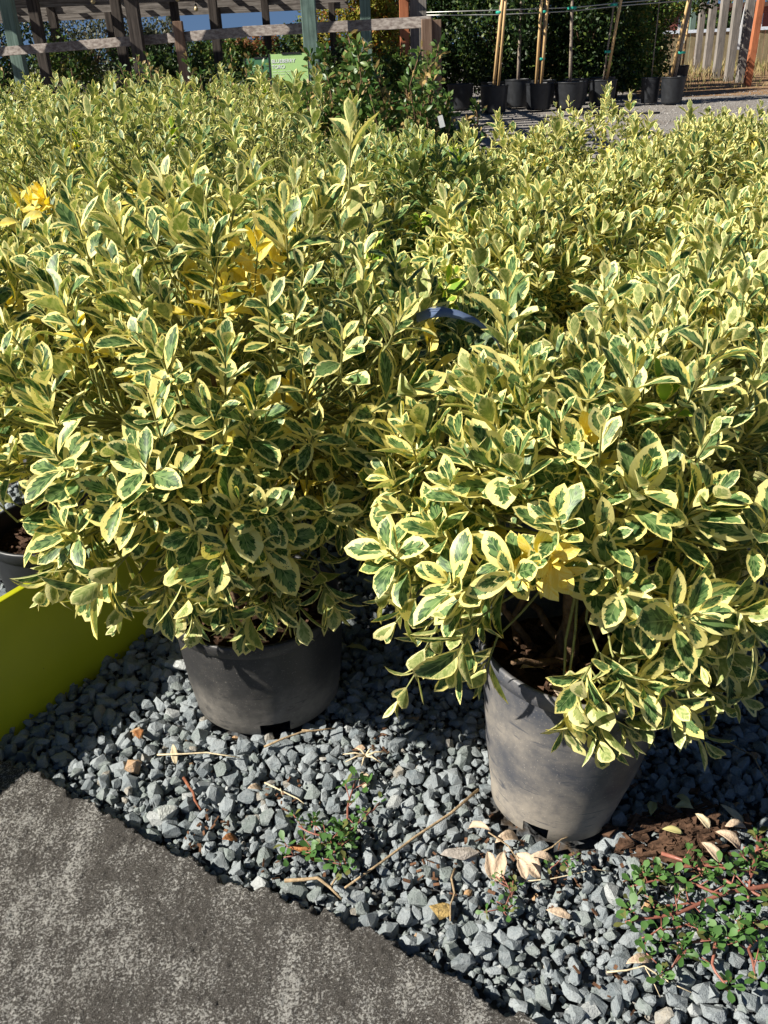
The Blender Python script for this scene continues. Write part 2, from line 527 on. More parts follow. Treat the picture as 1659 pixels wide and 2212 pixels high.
# pool of single leaves (length 1) for the leaves that are objects of their own
POOL = {0.0: [], 0.5: [], 1.0: []}
def make_pool():
    for kind, cnt in ((0.0, 26), (0.5, 6), (1.0, 6)):
        for i in range(cnt):
            a = lambda x: np.array([float(x)])
            V, F, lf, st = leaf_arrays(np.zeros((1, 3)), np.array([[0., 1, 0]]), np.array([[0., 0, 1]]),
                a(1), a(rng.uniform(.36, .57)), a(rng.uniform(-.25, .95)), a(rng.uniform(.1, .62)), a(rng.random()), a(kind), 'hi', .035)
            POOL[kind].append(tri_mesh('leaf', V, F, LEAF, True, lf, st))
make_pool()
POOL_G = []
for _i in range(14):
    _a = lambda x: np.array([float(x)])
    _V, _F, _lf, _st = leaf_arrays(np.zeros((1, 3)), np.array([[0., 1, 0]]), np.array([[0., 0, 1]]), _a(1), _a(rng.uniform(.38, .56)), _a(rng.uniform(-.25, .95)), _a(rng.uniform(.1, .62)), _a(rng.random()), _a(.13), 'hi', .035)
    POOL_G.append(tri_mesh('leaf', _V, _F, LEAF, True, _lf, _st))

def shoot_leaves(B, d, length, pairs, LL, kind=0.0, spread=1.0, tiprat=.5, gravity=.0):
    """decussate pairs of leaves along a shoot; returns list of (P, D, N, L, kind, depth)"""
    B = np.asarray(B, float); d = unit(np.asarray(d, float))
    a = np.array([0, 0, 1.]) if abs(d[2]) < .9 else np.array([1., 0, 0])
    x = unit(np.cross(d, a)); y = np.cross(d, x)
    ph0 = rng.uniform(0, 6.28)
    out = []
    for k in range(pairs):
        t = k/max(1, pairs-1)
        p = B + d*length*(t**.8)
        div = R(np.interp(t, [0, .6, 1], [72, 44, 13]))*spread + rng.normal(0, .16)
        ln = LL*np.interp(t, [0, .45, 1], [.92, 1.0, tiprat])*rng.uniform(.8, 1.15)
        for s in (0, 1):
            ph = ph0 + k*1.57 + s*3.1416 + rng.normal(0, .22)
            rad = x*math.cos(ph) + y*math.sin(ph)
            D = d*math.cos(div) + rad*math.sin(div)
            Nn = d*math.sin(div) - rad*math.cos(div)
            D = unit(D + np.array([0, 0, -gravity*(1-t)]))
            out.append((p + rad*.002, D, Nn + rng.normal(0, .12, 3), ln*rng.uniform(.9, 1.08), kind))
    return out

def curve_pts(a, b, sag=0.0, n=4, wob=.01):
    a = np.asarray(a, float); b = np.asarray(b, float)
    pts = []
    for i in range(n+1):
        t = i/n
        p = a*(1-t) + b*t
        h = t*(1-t)*4
        p = p + np.array([rng.normal(0, wob)*h, rng.normal(0, wob)*h, sag*h])
        pts.append(p)
    return pts

# ------------------------------------------------------------------ pots
def lathe(mb, prof, n=48, c=(0, 0, 0), skip=None):
    base = len(mb.v)
    for r, z in prof:
        for k in range(n):
            t = 2*math.pi*k/n
            mb.v.append((c[0]+r*math.cos(t), c[1]+r*math.sin(t), c[2]+z))
    for i in range(len(prof)-1):
        for k in range(n):
            if skip and skip(i, k): continue
            k2 = (k+1) % n
            mb.f.append((base+i*n+k, base+i*n+k2, base+(i+1)*n+k2, base+(i+1)*n+k))

def pot_meshes(rb, rt, h, mat, notches=True, n=48, round_=True):
    w = .004
    wall = MB()
    prof = [(rb-.012 if round_ else rb, 0.0), (rb-.003, .010), (rb, .034), (rb+(rt-rb)*.35, h*.35), (rb+(rt-rb)*.7, h*.7), (rt-.004, h-.028)]
    sk = (lambda i, k: notches and i < 2 and (k % (n//4)) in (0, 1, 2)) if notches else None
    lathe(wall, prof, n, skip=sk)
    inner = [(r-w, z) for r, z in prof]
    b = len(wall.v)
    lathe(wall, inner[::-1], n, skip=(lambda i, k: notches and i > 2 and (k % (n//4)) in (0, 1, 2)) if notches else None)
    rim = MB()
    lathe(rim, [(rt-.004, h-.028), (rt+.001, h-.026), (rt+.003, h-.004), (rt+.001, h), (rt-.004, h), (rt-.006, h-.004), (rt-.008, h-.028)], n)
    soil = MB()
    zz = h-.05; m = 24
    vv = [(0, 0, zz+.008)]
    for ri in (.3, .6, .85, 1.0):
        rad = (rb+(rt-rb)*(zz/h)-.006)*ri
        for k in range(m):
            t = 2*math.pi*k/m
            vv.append((rad*math.cos(t), rad*math.sin(t), zz+random.uniform(-.006, .008)))
    ff = [(0, 1+k, 1+(k+1) % m) for k in range(m)]
    for q in range(3):
        for k in range(m):
            k2 = (k+1) % m
            ff.append((1+q*m+k, 1+(q+1)*m+k, 1+(q+1)*m+k2, 1+q*m+k2))
    soil.add(vv, ff)
    return wall.mesh('pot', mat, True), rim.mesh('rim', mat, True), soil.mesh('soil', MAT['soil'], True)

POT_STD = pot_meshes(.128, .158, .245, MAT['pot_dark'])
POT_BLK = pot_meshes(.128, .158, .245, MAT['pot_black'])
POT_L = pot_meshes(.154, .172, .235, MAT['pot_speckled'])
POT_R = pot_meshes(.112, .163, .340, MAT['pot_dusty'])

# bark litter on the soil, one shared mesh
def litter_mesh(rad, n, mat, size=.018, z=.0):
    mb = MB()
    for i in range(n):
        a = random.uniform(0, 6.28); r = rad*(math.sqrt(random.random()) if rad != .075 else abs(random.gauss(0, .62)))
        q = Matrix.Rotation(random.uniform(0, 6.28), 3, 'Z') @ Matrix.Rotation(random.uniform(-.6, .6), 3, 'X') @ Matrix.Rotation(random.uniform(-.5, .5), 3, 'Y')
        mb.box((r*math.cos(a), r*math.sin(a), z+random.uniform(0, .006)), (size*random.uniform(.5, 1.6), size*random.uniform(.2, .6), size*random.uniform(.1, .3)), q)
    return mb.mesh('bark_litter', mat)
LITTER = litter_mesh(.125, 130, MAT['bark_chip'])

# ------------------------------------------------------------------ one potted shrub
CAMP = np.array([0, 0, CAMZ])
def potted_shrub(pos, label, H, rad, seed, lod, nshell, ninner, LL, nobj, zlow=.24, pot=POT_STD, extra=(), keep=None,
                 tilt=(0, 0), cen=None, stretch=(1, 1), yellow=(), fill_only=False, pairs=(4, 6), crown_z=None, slant=.0, green=0.0, turn=0.0):
    rs = np.random.default_rng(seed)
    root = empty('potted_shrub', pos, label, 'potted shrub', 'cream-edged variegated shrubs in pots')
    px, py, _ = pos
    po = link('pot', pot[0], root)
    rim = link('rim', pot[1], po)
    soil = link('soil', pot[2], root)
    for o in (po, soil): o.rotation_euler = (tilt[0], tilt[1], turn)
    h_rim = max(v.co.z for v in pot[1].vertices)
    lt = link('bark_litter', LITTER, soil, 'stuff'); lt.location = (0, 0, h_rim-.046)
    c = np.array([px, py, 0.0]) if cen is None else np.array([cen[0], cen[1], 0.0])
    zc = crown_z if crown_z is not None else zlow + (H-zlow)*.42
    # lumpy crown
    lump = [(unit(rs.normal(size=3)), rs.uniform(-.26, .22), rs.uniform(2, 6)) for _ in range(9)]
    def surf(dv):
        k = 1.0
        for q, a, sh in lump: k += a*max(0, float(dv @ q))**sh
        rx, ry = rad*stretch[0], rad*stretch[1]
        rz = (H-zc)*(1+slant*dv[0]) if dv[2] > 0 else (zc-zlow)
        e = 2.4
        return k/((abs(dv[0]/rx)**e + abs(dv[1]/ry)**e + abs(dv[2]/rz)**e)**(1/e))
    shoots = []
    n = nshell+ninner
    for i in range(n):
        # even directions (fibonacci) with jitter
        inner = i >= nshell
        m = ninner if inner else nshell
        j = i-nshell if inner else i
        zz = 1 - (j+.5)/m*1.72
        ph = j*2.39996 + seed
        dv = np.array([math.sqrt(max(0, 1-zz*zz))*math.cos(ph), math.sqrt(max(0, 1-zz*zz))*math.sin(ph), zz])
        dv = unit(dv + rs.normal(0, .10, 3))
        s = surf(dv)
        k = rs.uniform(.45, .8) if inner else rs.uniform(.80, 1.07)
        tip = c + np.array([0, 0, zc]) + dv*s*k
        up = .85 if dv[2] > -.1 else .35
        d = unit(dv*(.62 if dv[2] > .2 else .9) + np.array([0, 0, up]) + rs.normal(0, .22, 3))
        if dv[2] < -.25: d = unit(d + np.array([0, 0, -.55]))
        ln = rs.uniform(.045, .085)*(LL/.07)
        if dv[2] > .55 and rs.random() < .22 and not inner:
            ln *= 1.5; tip = tip + np.array([0, 0, rs.uniform(.02, .07)])
        if dv[2] > .3: ln *= 1.2
        shoots.append((tip, d, ln, rs.integers(pairs[0], pairs[1]+1), LL*rs.uniform(.8, 1.15)*(.85 if dv[2] > .5 else 1.0), .5 if inner and rs.random() < .24 else 0.0, not inner, .74 if dv[2] > .3 else 1.0))
    for e in extra:
        shoots.append((np.array(e[0]), unit(np.array(e[1], float)), e[2], e[3], e[4], e[5] if len(e) > 5 else 0.0, True, .72 if e[1][2] > .8 else .95))
    leaves = []; hubs = []
    nst = 5
    soilz = h_rim-.05
    for k in range(nst):
        a = k*6.28/nst + seed; rd = rad*.38
        hubs.append(c + np.array([rd*math.cos(a)*stretch[0], rd*math.sin(a)*stretch[1], zlow+(H-zlow)*rs.uniform(.22, .5)]))
    hubs.append(c + np.array([0, 0, zlow+(H-zlow)*.6]))
    sm = []
    for k, hb in enumerate(hubs):
        b0 = np.array([px + (.035*math.cos(k*1.3) if k < nst else 0), py + (.035*math.sin(k*1.3) if k < nst else 0), soilz-.01])
        pts = curve_pts(b0, hb, .0, 5, .012)
        mb = MB(); mb.tube([p-np.array([px, py, 0]) for p in pts], np.linspace(.0085, .0045, len(pts)), 6)
        sm.append(mb.build('stem', MAT['stem'], root, True))
    tw = MB()
    for (tip, d, ln, pr, ll, kd, outer, spr) in shoots:
        if keep is not None and not keep(tip): continue
        B = tip - d*ln
        for q, rq, kk in yellow:
            if np.linalg.norm(tip-np.array(q)) < rq: kd = .5
        if kd == 0.0 and rs.random() < .012: kd = 1.0
        grav = .35 if tip[2] < zlow+(H-zlow)*.35 else .0
        for lv in shoot_leaves(B, d, ln, int(pr), ll, kd, spr if outer else 1.15, .55, grav):
            leaves.append(lv + (outer,))
        hb = min(hubs, key=lambda q: np.linalg.norm(q-B))
        if lod != 'far':
            tw.tube([p-np.array([px, py, 0]) for p in curve_pts(hb, B, -.015, 3, .008)] + [tip-np.array([px, py, 0])], [.0030, .0026, .0022, .002, .0012], 4, False)
    if len(tw.v): tw.build('twigs', MAT['twig'], root, True, 'stuff')
    P = np.array([l[0] for l in leaves]); D = np.array([l[1] for l in leaves]); N = np.array([l[2] for l in leaves])
    L = np.array([l[3] for l in leaves]); K = np.array([float(l[4]) for l in leaves]); O = np.array([l[5] for l in leaves])
    if keep is not None:
        ok = np.array([keep(p + dd*l*.6) for p, dd, l in zip(P, D, L)])
        P, D, N, L, K, O = P[ok], D[ok], N[ok], L[ok], K[ok], O[ok]
    K[K == 0.0] = green
    n = len(P)
    isobj = np.zeros(n, bool)
    if nobj:
        toc = unit(CAMP - c - np.array([0, 0, zc]))
        rel = unit(P - c - np.array([0, 0, zc]))
        score = L/np.linalg.norm(P-CAMP, axis=1) * (1 + 1.5*(rel @ toc)) * (O*1.0 + .2)
        isobj[np.argsort(-score)[:nobj]] = True
    lodn = {'near': 'mid', 'mid': 'mid', 'far': 'lo'}[lod]
    r = ~isobj
    m = int(r.sum())
    V, F, lf, st = leaf_arrays(P[r]-np.array([px, py, 0]), D[r], N[r], L[r], L[r]*rs.uniform(.35, .56, m), rs.uniform(-.25, .95, m), rs.uniform(.1, .62, m), rs.random(m), K[r], lodn)
    link('foliage', tri_mesh('foliage', V, F, LEAF, True, lf, st), root, 'stuff')
    for i in np.nonzero(isobj)[0]:
        pool = POOL[0.5 if K[i] == .5 else (1.0 if K[i] == 1.0 else 0.0)]
        if green and K[i] == green: pool = POOL_G
        o = bpy.data.objects.new('leaf', pool[rs.integers(len(pool))])
        d_ = unit(D[i]); n_ = unit(N[i] - d_*(N[i] @ d_)); s_ = np.cross(d_, n_)
        mt = Matrix(((s_[0]*L[i], d_[0]*L[i], n_[0]*L[i], P[i, 0]-px), (s_[1]*L[i], d_[1]*L[i], n_[1]*L[i], P[i, 1]-py), (s_[2]*L[i], d_[2]*L[i], n_[2]*L[i], P[i, 2]), (0, 0, 0, 1)))
        C.objects.link(o)
        o.parent = root
        o.matrix_local = mt
    return root

# ================================================================== SETTING
def sheet(name, pts, z, mat, label=None):
    mb = MB(); mb.add([(x, y, z) for x, y in pts], [tuple(range(len(pts)))])
    o = mb.build(name, mat); o['kind'] = 'structure'
    if label: o['label'] = label
    return o
sheet('ground', [(-250, -60), (250, -60), (250, 400), (-250, 400)], -.034, MAT['road'], 'grey gravel yard stretching to the far fence')
gb = sheet('gravel_bed', [(-4.5, -.5), (4.5, -.5), (4.5, 6.8), (-4.5, 9.0)], -.026, MAT['ground_near'], 'bed of blue-grey crushed gravel under the potted shrubs')
sheet('dirt_bank', [(6.2, 22.0), (30, 16), (60, 60), (10.5, 60), (7.5, 27)], -.030, MAT['dirt'], 'bare brown dirt with dry grass beyond the gravel yard')

# --- concrete slab with a crumbling edge
EDGE = [(-3.0, 2.72), (-1.4, 1.70), (-.753, 1.282), (-.593, 1.192), (-.443, 1.087), (-.371, 1.044), (-.27, .983), (-.193, .952), (-.119, .915), (-.027, .870), (.019, .830), (.07, .791), (.112, .762), (.17, .723), (.6, .44), (2.0, -.45)]
ex = np.array([p[0] for p in EDGE]); ey = np.array([p[1] for p in EDGE])
def vnoise(shape_xy, scale, seed):
    r = np.random.default_rng(seed)
    G = r.random((256, 256))
    X, Y = shape_xy
    x = X*scale; y = Y*scale
    xi = np.floor(x).astype(int); yi = np.floor(y).astype(int)
    fx = x-xi; fy = y-yi
    fx = fx*fx*(3-2*fx); fy = fy*fy*(3-2*fy)
    g = lambda a, b: G[a % 256, b % 256]
    return (g(xi, yi)*(1-fx)*(1-fy)+g(xi+1, yi)*fx*(1-fy)+g(xi, yi+1)*(1-fx)*fy+g(xi+1, yi+1)*fx*fy)
step = .0034
gx = np.arange(-1.0, .34, step); gy = np.arange(.50, 1.45, step)
X, Y = np.meshgrid(gx, gy, indexing='ij')
ed = np.interp(X, ex, ey)
dist = (ed - Y)*.85
dist += (vnoise((X, Y), 38, 1)-.5)*.022 + (vnoise((X, Y), 110, 2)-.5)*.010
Z = .036 + (vnoise((X, Y), 6, 3)-.5)*.006 + (vnoise((X, Y), 120, 4)-.5)*.0038 + (vnoise((X, Y), 230, 5)-.5)*.0044
fall = np.clip(-dist/.012 + .6, 0, 1)**1.4
fall2 = np.clip((.03-dist)/.05, 0, 1)
Z = Z - fall*.075 - fall2*.004
keepv = dist > -.013
idx = -np.ones(X.shape, int); idx[keepv] = np.arange(keepv.sum())
a, b, c_, d_ = idx[:-1, :-1], idx[1:, :-1], idx[1:, 1:], idx[:-1, 1:]
okq = (a >= 0) & (b >= 0) & (c_ >= 0) & (d_ >= 0)
Fq = np.stack([a[okq], b[okq], c_[okq], d_[okq]], -1)
V = np.stack([X[keepv], Y[keepv], Z[keepv]], -1)
slab = link('concrete_slab', tri_mesh('concrete_slab', V, Fq, MAT['slab']), None, 'structure')
slab['label'] = 'rough weathered concrete slab with pale crusty patches and a crumbling edge'
mb = MB()
top = [(-3.0, 2.68), (-1.4, 1.66), (-.99, 1.40), (-.99, .52), (.33, .52), (.6, .40), (2.0, -.49), (2.0, -1.5), (-3.0, -1.5)]
k = len(top)
mb.add([(x, y, .030) for x, y in top] + [(x, y, -.04) for x, y in top], [tuple(range(k-1, -1, -1))] + [(i, (i+1) % k, (i+1) % k + k, i+k) for i in range(k)])
sb = mb.build('slab_outer_edge', MAT['slab'], slab)

# --- gravel
def rock_proto(seed, npts=13):
    r = random.Random(seed)
    bm = bmesh.new()
    sx, sy, sz = r.uniform(.8, 1.25), r.uniform(.65, 1.0), r.uniform(.45, .8)
    for i in range(npts):
        v = Vector((r.gauss(0, 1), r.gauss(0, 1), r.gauss(0, 1))).normalized()*r.uniform(.82, 1.0)
        m = max(abs(v.x), abs(v.y), abs(v.z))
        v = v*(1-.35) + (v/m)*.62*.35
        bm.verts.new((v.x*sx*.5, v.y*sy*.5, v.z*sz*.5))
    res = bmesh.ops.convex_hull(bm, input=bm.verts)
    bmesh.ops.delete(bm, geom=list({e for e in res['geom_interior'] if isinstance(e, bmesh.types.BMVert)}), context='VERTS')
    bmesh.ops.triangulate(bm, faces=bm.faces)
    bm.verts.ensure_lookup_table()
    V = np.array([v.co[:] for v in bm.verts]); F = np.array([[v.index for v in f.verts] for f in bm.faces])
    bm.free()
    return V, F
PROTO = [rock_proto(100+i, 15+i % 6) for i in range(16)]

def rot_mats(n, r):
    q = r.normal(size=(n, 4)); q /= np.linalg.norm(q, axis=1)[:, None]
    w, x, y, z = q.T
    return np.stack([np.stack([1-2*(y*y+z*z), 2*(x*y-z*w), 2*(x*z+y*w)], -1), np.stack([2*(x*y+z*w), 1-2*(x*x+z*z), 2*(y*z-x*w)], -1), np.stack([2*(x*z-y*w), 2*(y*z+x*w), 1-2*(x*x+y*y)], -1)], 1)

def tiltrot(n, r, amt):
    yaw = r.uniform(0, 6.28, n)
    cz, sz = np.cos(yaw), np.sin(yaw)
    Rz = np.zeros((n, 3, 3)); Rz[:, 0, 0] = cz; Rz[:, 0, 1] = -sz; Rz[:, 1, 0] = sz; Rz[:, 1, 1] = cz; Rz[:, 2, 2] = 1
    ax = r.normal(0, amt, n); ay = r.normal(0, amt, n)
    Rx = np.zeros((n, 3, 3)); Rx[:, 0, 0] = 1; Rx[:, 1, 1] = np.cos(ax); Rx[:, 1, 2] = -np.sin(ax); Rx[:, 2, 1] = np.sin(ax); Rx[:, 2, 2] = np.cos(ax)
    Ry = np.zeros((n, 3, 3)); Ry[:, 1, 1] = 1; Ry[:, 0, 0] = np.cos(ay); Ry[:, 0, 2] = np.sin(ay); Ry[:, 2, 0] = -np.sin(ay); Ry[:, 2, 2] = np.cos(ay)
    return Rz @ Rx @ Ry

def stones_mesh(pos, size, rot, r, mat):
    which = r.integers(0, len(PROTO), len(pos))
    Vs, Fs, St = [], [], []
    off = 0
    for k, (pv, pf) in enumerate(PROTO):
        m = which == k
        if not m.any(): continue
        n = m.sum()
        V = np.einsum('nij,vj->nvi', rot[m], pv)*size[m][:, None, None] + pos[m][:, None]
        Vs.append(V.reshape(-1, 3)); Fs.append((pf[None]+(np.arange(n)*len(pv))[:, None, None]).reshape(-1, 3)+off)
        c = r.random(n)
        St.append(np.repeat(np.stack([c, c, c, np.ones(n)], -1), len(pv), 0))
        off += n*len(pv)
    return tri_mesh('gravel', np.concatenate(Vs), np.concatenate(Fs), mat, False, None, np.concatenate(St))

rs = np.random.default_rng(3)
POTS = [(-.262, 1.489, .142), (.277, 1.150, .112), (-.80, 1.82, .13)]
def scatter(spacing, jit, y0, y1):
    pts = []
    ys = np.arange(y0, y1, spacing*.87)
    for i, y in enumerate(ys):
        xs = np.arange(-.62*y-.45, .55*y+.25, spacing) + (i % 2)*spacing/2
        pts.append(np.stack([xs, np.full_like(xs, y)], -1))
    p = np.concatenate(pts)
    p = p + rs.normal(0, jit*spacing, p.shape)
    e = np.interp(p[:, 0], ex, ey)
    ok = p[:, 1] > e - .004
    for (a, b, r) in POTS: ok &= np.hypot(p[:, 0]-a, p[:, 1]-b) > r+.004
    return p[ok]
big = scatter(.0245, .24, .55, 2.6)
nb = len(big)
bs = rs.gamma(6, .0315/6, nb).clip(.016, .050)
bpos = np.column_stack([big, -.004 + rs.normal(0, .0035, nb)])
small = scatter(.0128, .35, .55, 1.9)
ns_ = len(small)
ss = rs.uniform(.010, .024, ns_)
spos = np.column_stack([small, -.015 + rs.normal(0, .003, ns_)])
brot = tiltrot(nb, rs, .45); srot = tiltrot(ns_, rs, .7)
dcam = np.linalg.norm(bpos-CAMP, axis=1)
inview = (np.abs(bpos[:, 0]-.02) < .37*bpos[:, 1]+.28) & (bpos[:, 1] < 1.45) & (bpos[:, 1] > .72)
score = bs/dcam*inview
sel = np.argsort(-score)[:300]
pm = [tri_mesh('stone', v, fc, STONE, False, None, np.tile([.31*i % 1, 0, 0, 1], (len(v), 1))) for i, (v, fc) in enumerate(PROTO)]
for i in sel:
    o = bpy.data.objects.new('stone', pm[rs.integers(len(pm))])
    C.objects.link(o); o.parent = gb
    m = Matrix([list(map(float, row)) for row in brot[i]*bs[i]]).to_4x4()
    m.translation = bpos[i]
    o.matrix_local = m
rest = np.ones(nb, bool); rest[sel] = False
ap = np.concatenate([bpos[rest], spos]); asz = np.concatenate([bs[rest], ss]); ar = np.concatenate([brot[rest], srot])
link('gravel', stones_mesh(ap, asz, ar, rs, STONE), gb, 'stuff')
# sparse loose gravel on the far yard
fp = np.column_stack([rs.uniform(-1, 12, 7000), rs.uniform(9, 23, 7000), np.full(7000, -.03)])
fo = link('loose_gravel', stones_mesh(fp, rs.uniform(.02, .055, 7000), tiltrot(7000, rs, .5), rs, simple('pale_road_stone', (.24, .23, .22), .9, .5, 20, .5, .2)), None, 'stuff')
tag(fo, 'loose grey gravel scattered over the yard in front of the sapling pots', 'gravel')

# ================================================================== THE SHRUBS
A_ = np.array([.535, -.335]); B_ = np.array([.325, .52])
# front left plant
exL = [((-.026, 1.66, 1.10), (.1, -.1, 1), .13, 5, .078), ((-.06, 1.62, 1.0), (0, -.3, 1), .1, 4, .07), ((-.134, 1.43, .985), (.05, -.35, .9), .11, 5, .082), ((-.31, 1.62, 1.03), (-.1, -.1, 1), .12, 5, .072),
       ((-.24, 1.55, .98), (.0, -.2, 1), .1, 5, .07), ((-.40, 1.5, .93), (-.2, -.2, 1), .1, 5, .07),
       ((-.58, 1.30, .45), (-.7, -.4, .15), .10, 5, .066), ((-.47, 1.27, .34), (-.4, -.5, -.7), .09, 5, .066), ((-.40, 1.29, .34), (-.2, -.5, -.8), .08, 4, .068),
       ((-.55, 1.29, .40), (-.6, -.4, -.3), .08, 4, .062), ((-.36, 1.26, .34), (-.1, -.6, -.6), .09, 5, .07), ((-.28, 1.25, .35), (0, -.6, -.6), .08, 5, .066), ((-.17, 1.27, .34), (.1, -.6, -.6), .08, 5, .066),
       ((-.65, 1.38, .62), (-.7, -.3, .3), .1, 5, .07), ((-.50, 1.24, .52), (-.3, -.7, .2), .1, 5, .07), ((-.31, 1.2, .42), (0, -.8, .1), .09, 5, .07), ((-.2, 1.2, .6), (.1, -.8, .5), .09, 5, .07),
       ((-.10, 1.24, .38), (.2, -.6, -.5), .08, 5, .066)]
exL += [((-.33, 1.25, .335), (-.1, -.6, -.7), .07, 5, .078), ((-.24, 1.235, .33), (0, -.6, -.7), .07, 5, .078), ((-.15, 1.24, .335), (.1, -.6, -.7), .07, 5, .076), ((-.20, 1.22, .37), (.0, -.8, -.2), .08, 5, .076), ((-.28, 1.215, .39), (-.1, -.8, -.1), .08, 5, .076), ((-.09, 1.27, .345), (.3, -.5, -.6), .07, 5, .072),
       ((-.185, 1.47, .93), (.2, -.2, 1), .09, 5, .07, .5), ((-.225, 1.50, .90), (-.2, -.2, 1), .09, 5, .066, .5), ((-.16, 1.50, .90), (.3, -.1, 1), .08, 4, .066, .5), ((.09, 1.46, .76), (0, -.2, 1), .07, 4, .06, .5)]
def keepL(p):
    x, y, z = p
    if z < .58 and x < -.60: return False
    if z < .265: return False
    if z < .50 and x < -.45 and y > 1.42: return False
    return True
yl = [((-.45, 1.32, .55), .07, 0)]
potted_shrub((-.262, 1.489, 0), 'big variegated shrub in a speckled dark grey pot, left of the two front pots', 1.0, .41, 21, 'near', 260, 80, .078, 300, zlow=.33, pot=POT_L,
             extra=exL, cen=(-.30, 1.52), stretch=(1.02, .92), yellow=yl, crown_z=.60, keep=keepL, slant=.16)
# front right plant
exR = [((.185, 1.22, .90), (-.05, -.2, 1), .13, 6, .078), ((.20, 1.16, .80), (0, -.35, .9), .12, 6, .082), ((.19, 1.09, .71), (-.1, -.5, .8), .1, 5, .08), ((.30, 1.10, .72), (0, -.4, .9), .1, 6, .07),
       ((.02, 1.14, .60), (-.7, -.5, .4), .1, 5, .068), ((.03, 1.15, .50), (-.8, -.4, .1), .1, 5, .066), ((-.02, 1.2, .52), (-.8, -.3, .2), .09, 5, .064), ((.06, 1.10, .42), (-.6, -.5, -.3), .09, 5, .064),
       ((.01, 1.11, .27), (-.5, -.4, -.6), .09, 4, .064), ((.045, 1.12, .34), (-.4, -.5, -.5), .08, 4, .062), ((.10, 1.08, .40), (-.2, -.6, -.6), .08, 5, .068),
       ((.262, .985, .33), (-.05, -.7, -.55), .07, 5, .072), ((.31, .98, .37), (.1, -.8, .1), .08, 5, .072), ((.37, 1.0, .30), (.3, -.6, -.6), .08, 5, .068), ((.455, 1.05, .27), (.5, -.5, -.6), .09, 5, .07),
       ((.40, 1.0, .42), (.2, -.7, .3), .09, 5, .072), ((.49, 1.08, .36), (.6, -.4, -.1), .1, 5, .07), ((.55, 1.10, .45), (.7, -.3, .2), .1, 5, .072), ((.34, 1.02, .50), (.1, -.7, .4), .08, 5, .068),
       ((.215, 1.08, .50), (-.1, -.7, -.2), .08, 5, .072), ((.23, 1.06, .53), (.05, -.7, -.1), .07, 5, .066, .5), ((.16, 1.06, .43), (-.2, -.6, -.7), .07, 5, .07), ((.44, 1.02, .35), (.4, -.7, .2), .08, 5, .07),
       ((.50, 1.03, .30), (.5, -.6, -.3), .08, 5, .066)]
exR += [((.25, .985, .31), (-.1, -.7, -.6), .07, 5, .086), ((.30, .97, .30), (.1, -.7, -.6), .07, 5, .084), ((.345, .985, .29), (.3, -.7, -.5), .07, 5, .080), ((.36, .99, .38), (.1, -.8, .3), .07, 5, .084), ((.42, 1.0, .30), (.3, -.7, -.5), .08, 5, .08),
       ((.486, 1.04, .22), (.5, -.5, -.5), .08, 5, .076), ((.55, 1.08, .27), (.7, -.4, -.3), .09, 5, .076), ((.60, 1.14, .36), (.7, -.4, .1), .09, 5, .074), ((.47, 1.0, .40), (.4, -.7, .2), .08, 5, .08), ((.42, .98, .46), (.2, -.7, .5), .08, 5, .078), ((.53, 1.04, .36), (.5, -.6, .2), .08, 5, .078),
       ((.40, .97, .36), (.2, -.8, .1), .07, 5, .082), ((.185, .96, .60), (-.5, -.7, .0), .05, 4, .060, .5), ((.21, .95, .62), (.1, -.8, .3), .05, 4, .058, .5), ((.20, .95, .575), (0, -.8, -.5), .05, 4, .060, .5), ((.215, .96, .59), (.4, -.7, -.2), .05, 4, .056, .5), ((.17, .965, .57), (-.5, -.7, -.4), .05, 4, .056, .5)]
loose_leaf_later = []
def keepR(p):
    # open window above the front-left part of the pot, where stem and soil show
    x, y, z = p
    kk = 1.17/max(y, .3); X_ = x*kk; Z_ = 1.2+(z-1.2)*kk   # the gap under the crown where stem and soil show
    if .175 < X_ < .305 and .275 < Z_ < .435 and y < 1.42: return False
    if z < .50 and .150 < x < .335 and 1.0 < y < 1.38: return False
    if z < .44 and .165 < x < .235 and y <= 1.04: return False
    if z < .40 and .07 < x < .165: return False
    if z < .34 and y > 1.03 and .07 < x < .40: return False
    return True
potted_shrub((.277, 1.150, 0), 'variegated shrub in a dusty tan-grey pot with its bare stem and soil showing', .83, .34, 22, 'near', 225, 60, .077, 300, zlow=.29, pot=POT_R,
             extra=exR, cen=(.33, 1.25), keep=keepR, tilt=(R(-4), R(4)), turn=R(-38), yellow=[((.23, 1.06, .53), .05, 0)], crown_z=.58)
_root = [o for o in C.objects if o.get('label', '').startswith('variegated shrub in a dusty tan')][0]
mb = MB(); mb.tube(curve_pts((.012, .0, .28), (.008, -.02, .64), 0, 7, .006), np.linspace(.013, .008, 8), 8); mb.build('trunk', MAT['stem'], _root, True)
for q in (((-.03, .05, .265), (-.10, .0, .44)), ((.022, .0, .30), (-.09, -.07, .36)), ((.03, .0, .29), (.12, -.05, .33)), ((-.06, .06, .265), (-.05, .07, .47))):
    mb = MB(); mb.tube(curve_pts(q[0], q[1], .0, 5, .006), np.linspace(.008, .004, 6), 6); mb.build('stem', MAT['stem'], _root, True)
for k, (x, y, yw, mt) in enumerate([(-.07, -.02, .3, 'dry_leaf'), (-.03, -.06, -1.0, 'dry_leaf'), (.01, -.05, 1.8, 'brown_leaf'), (-.08, .03, 2.4, 'brown_leaf'), (.06, -.06, .2, 'dry_leaf')]):
    loose_leaf_later.append((_root, (x, y, .308), .05, .022, yw, mt))

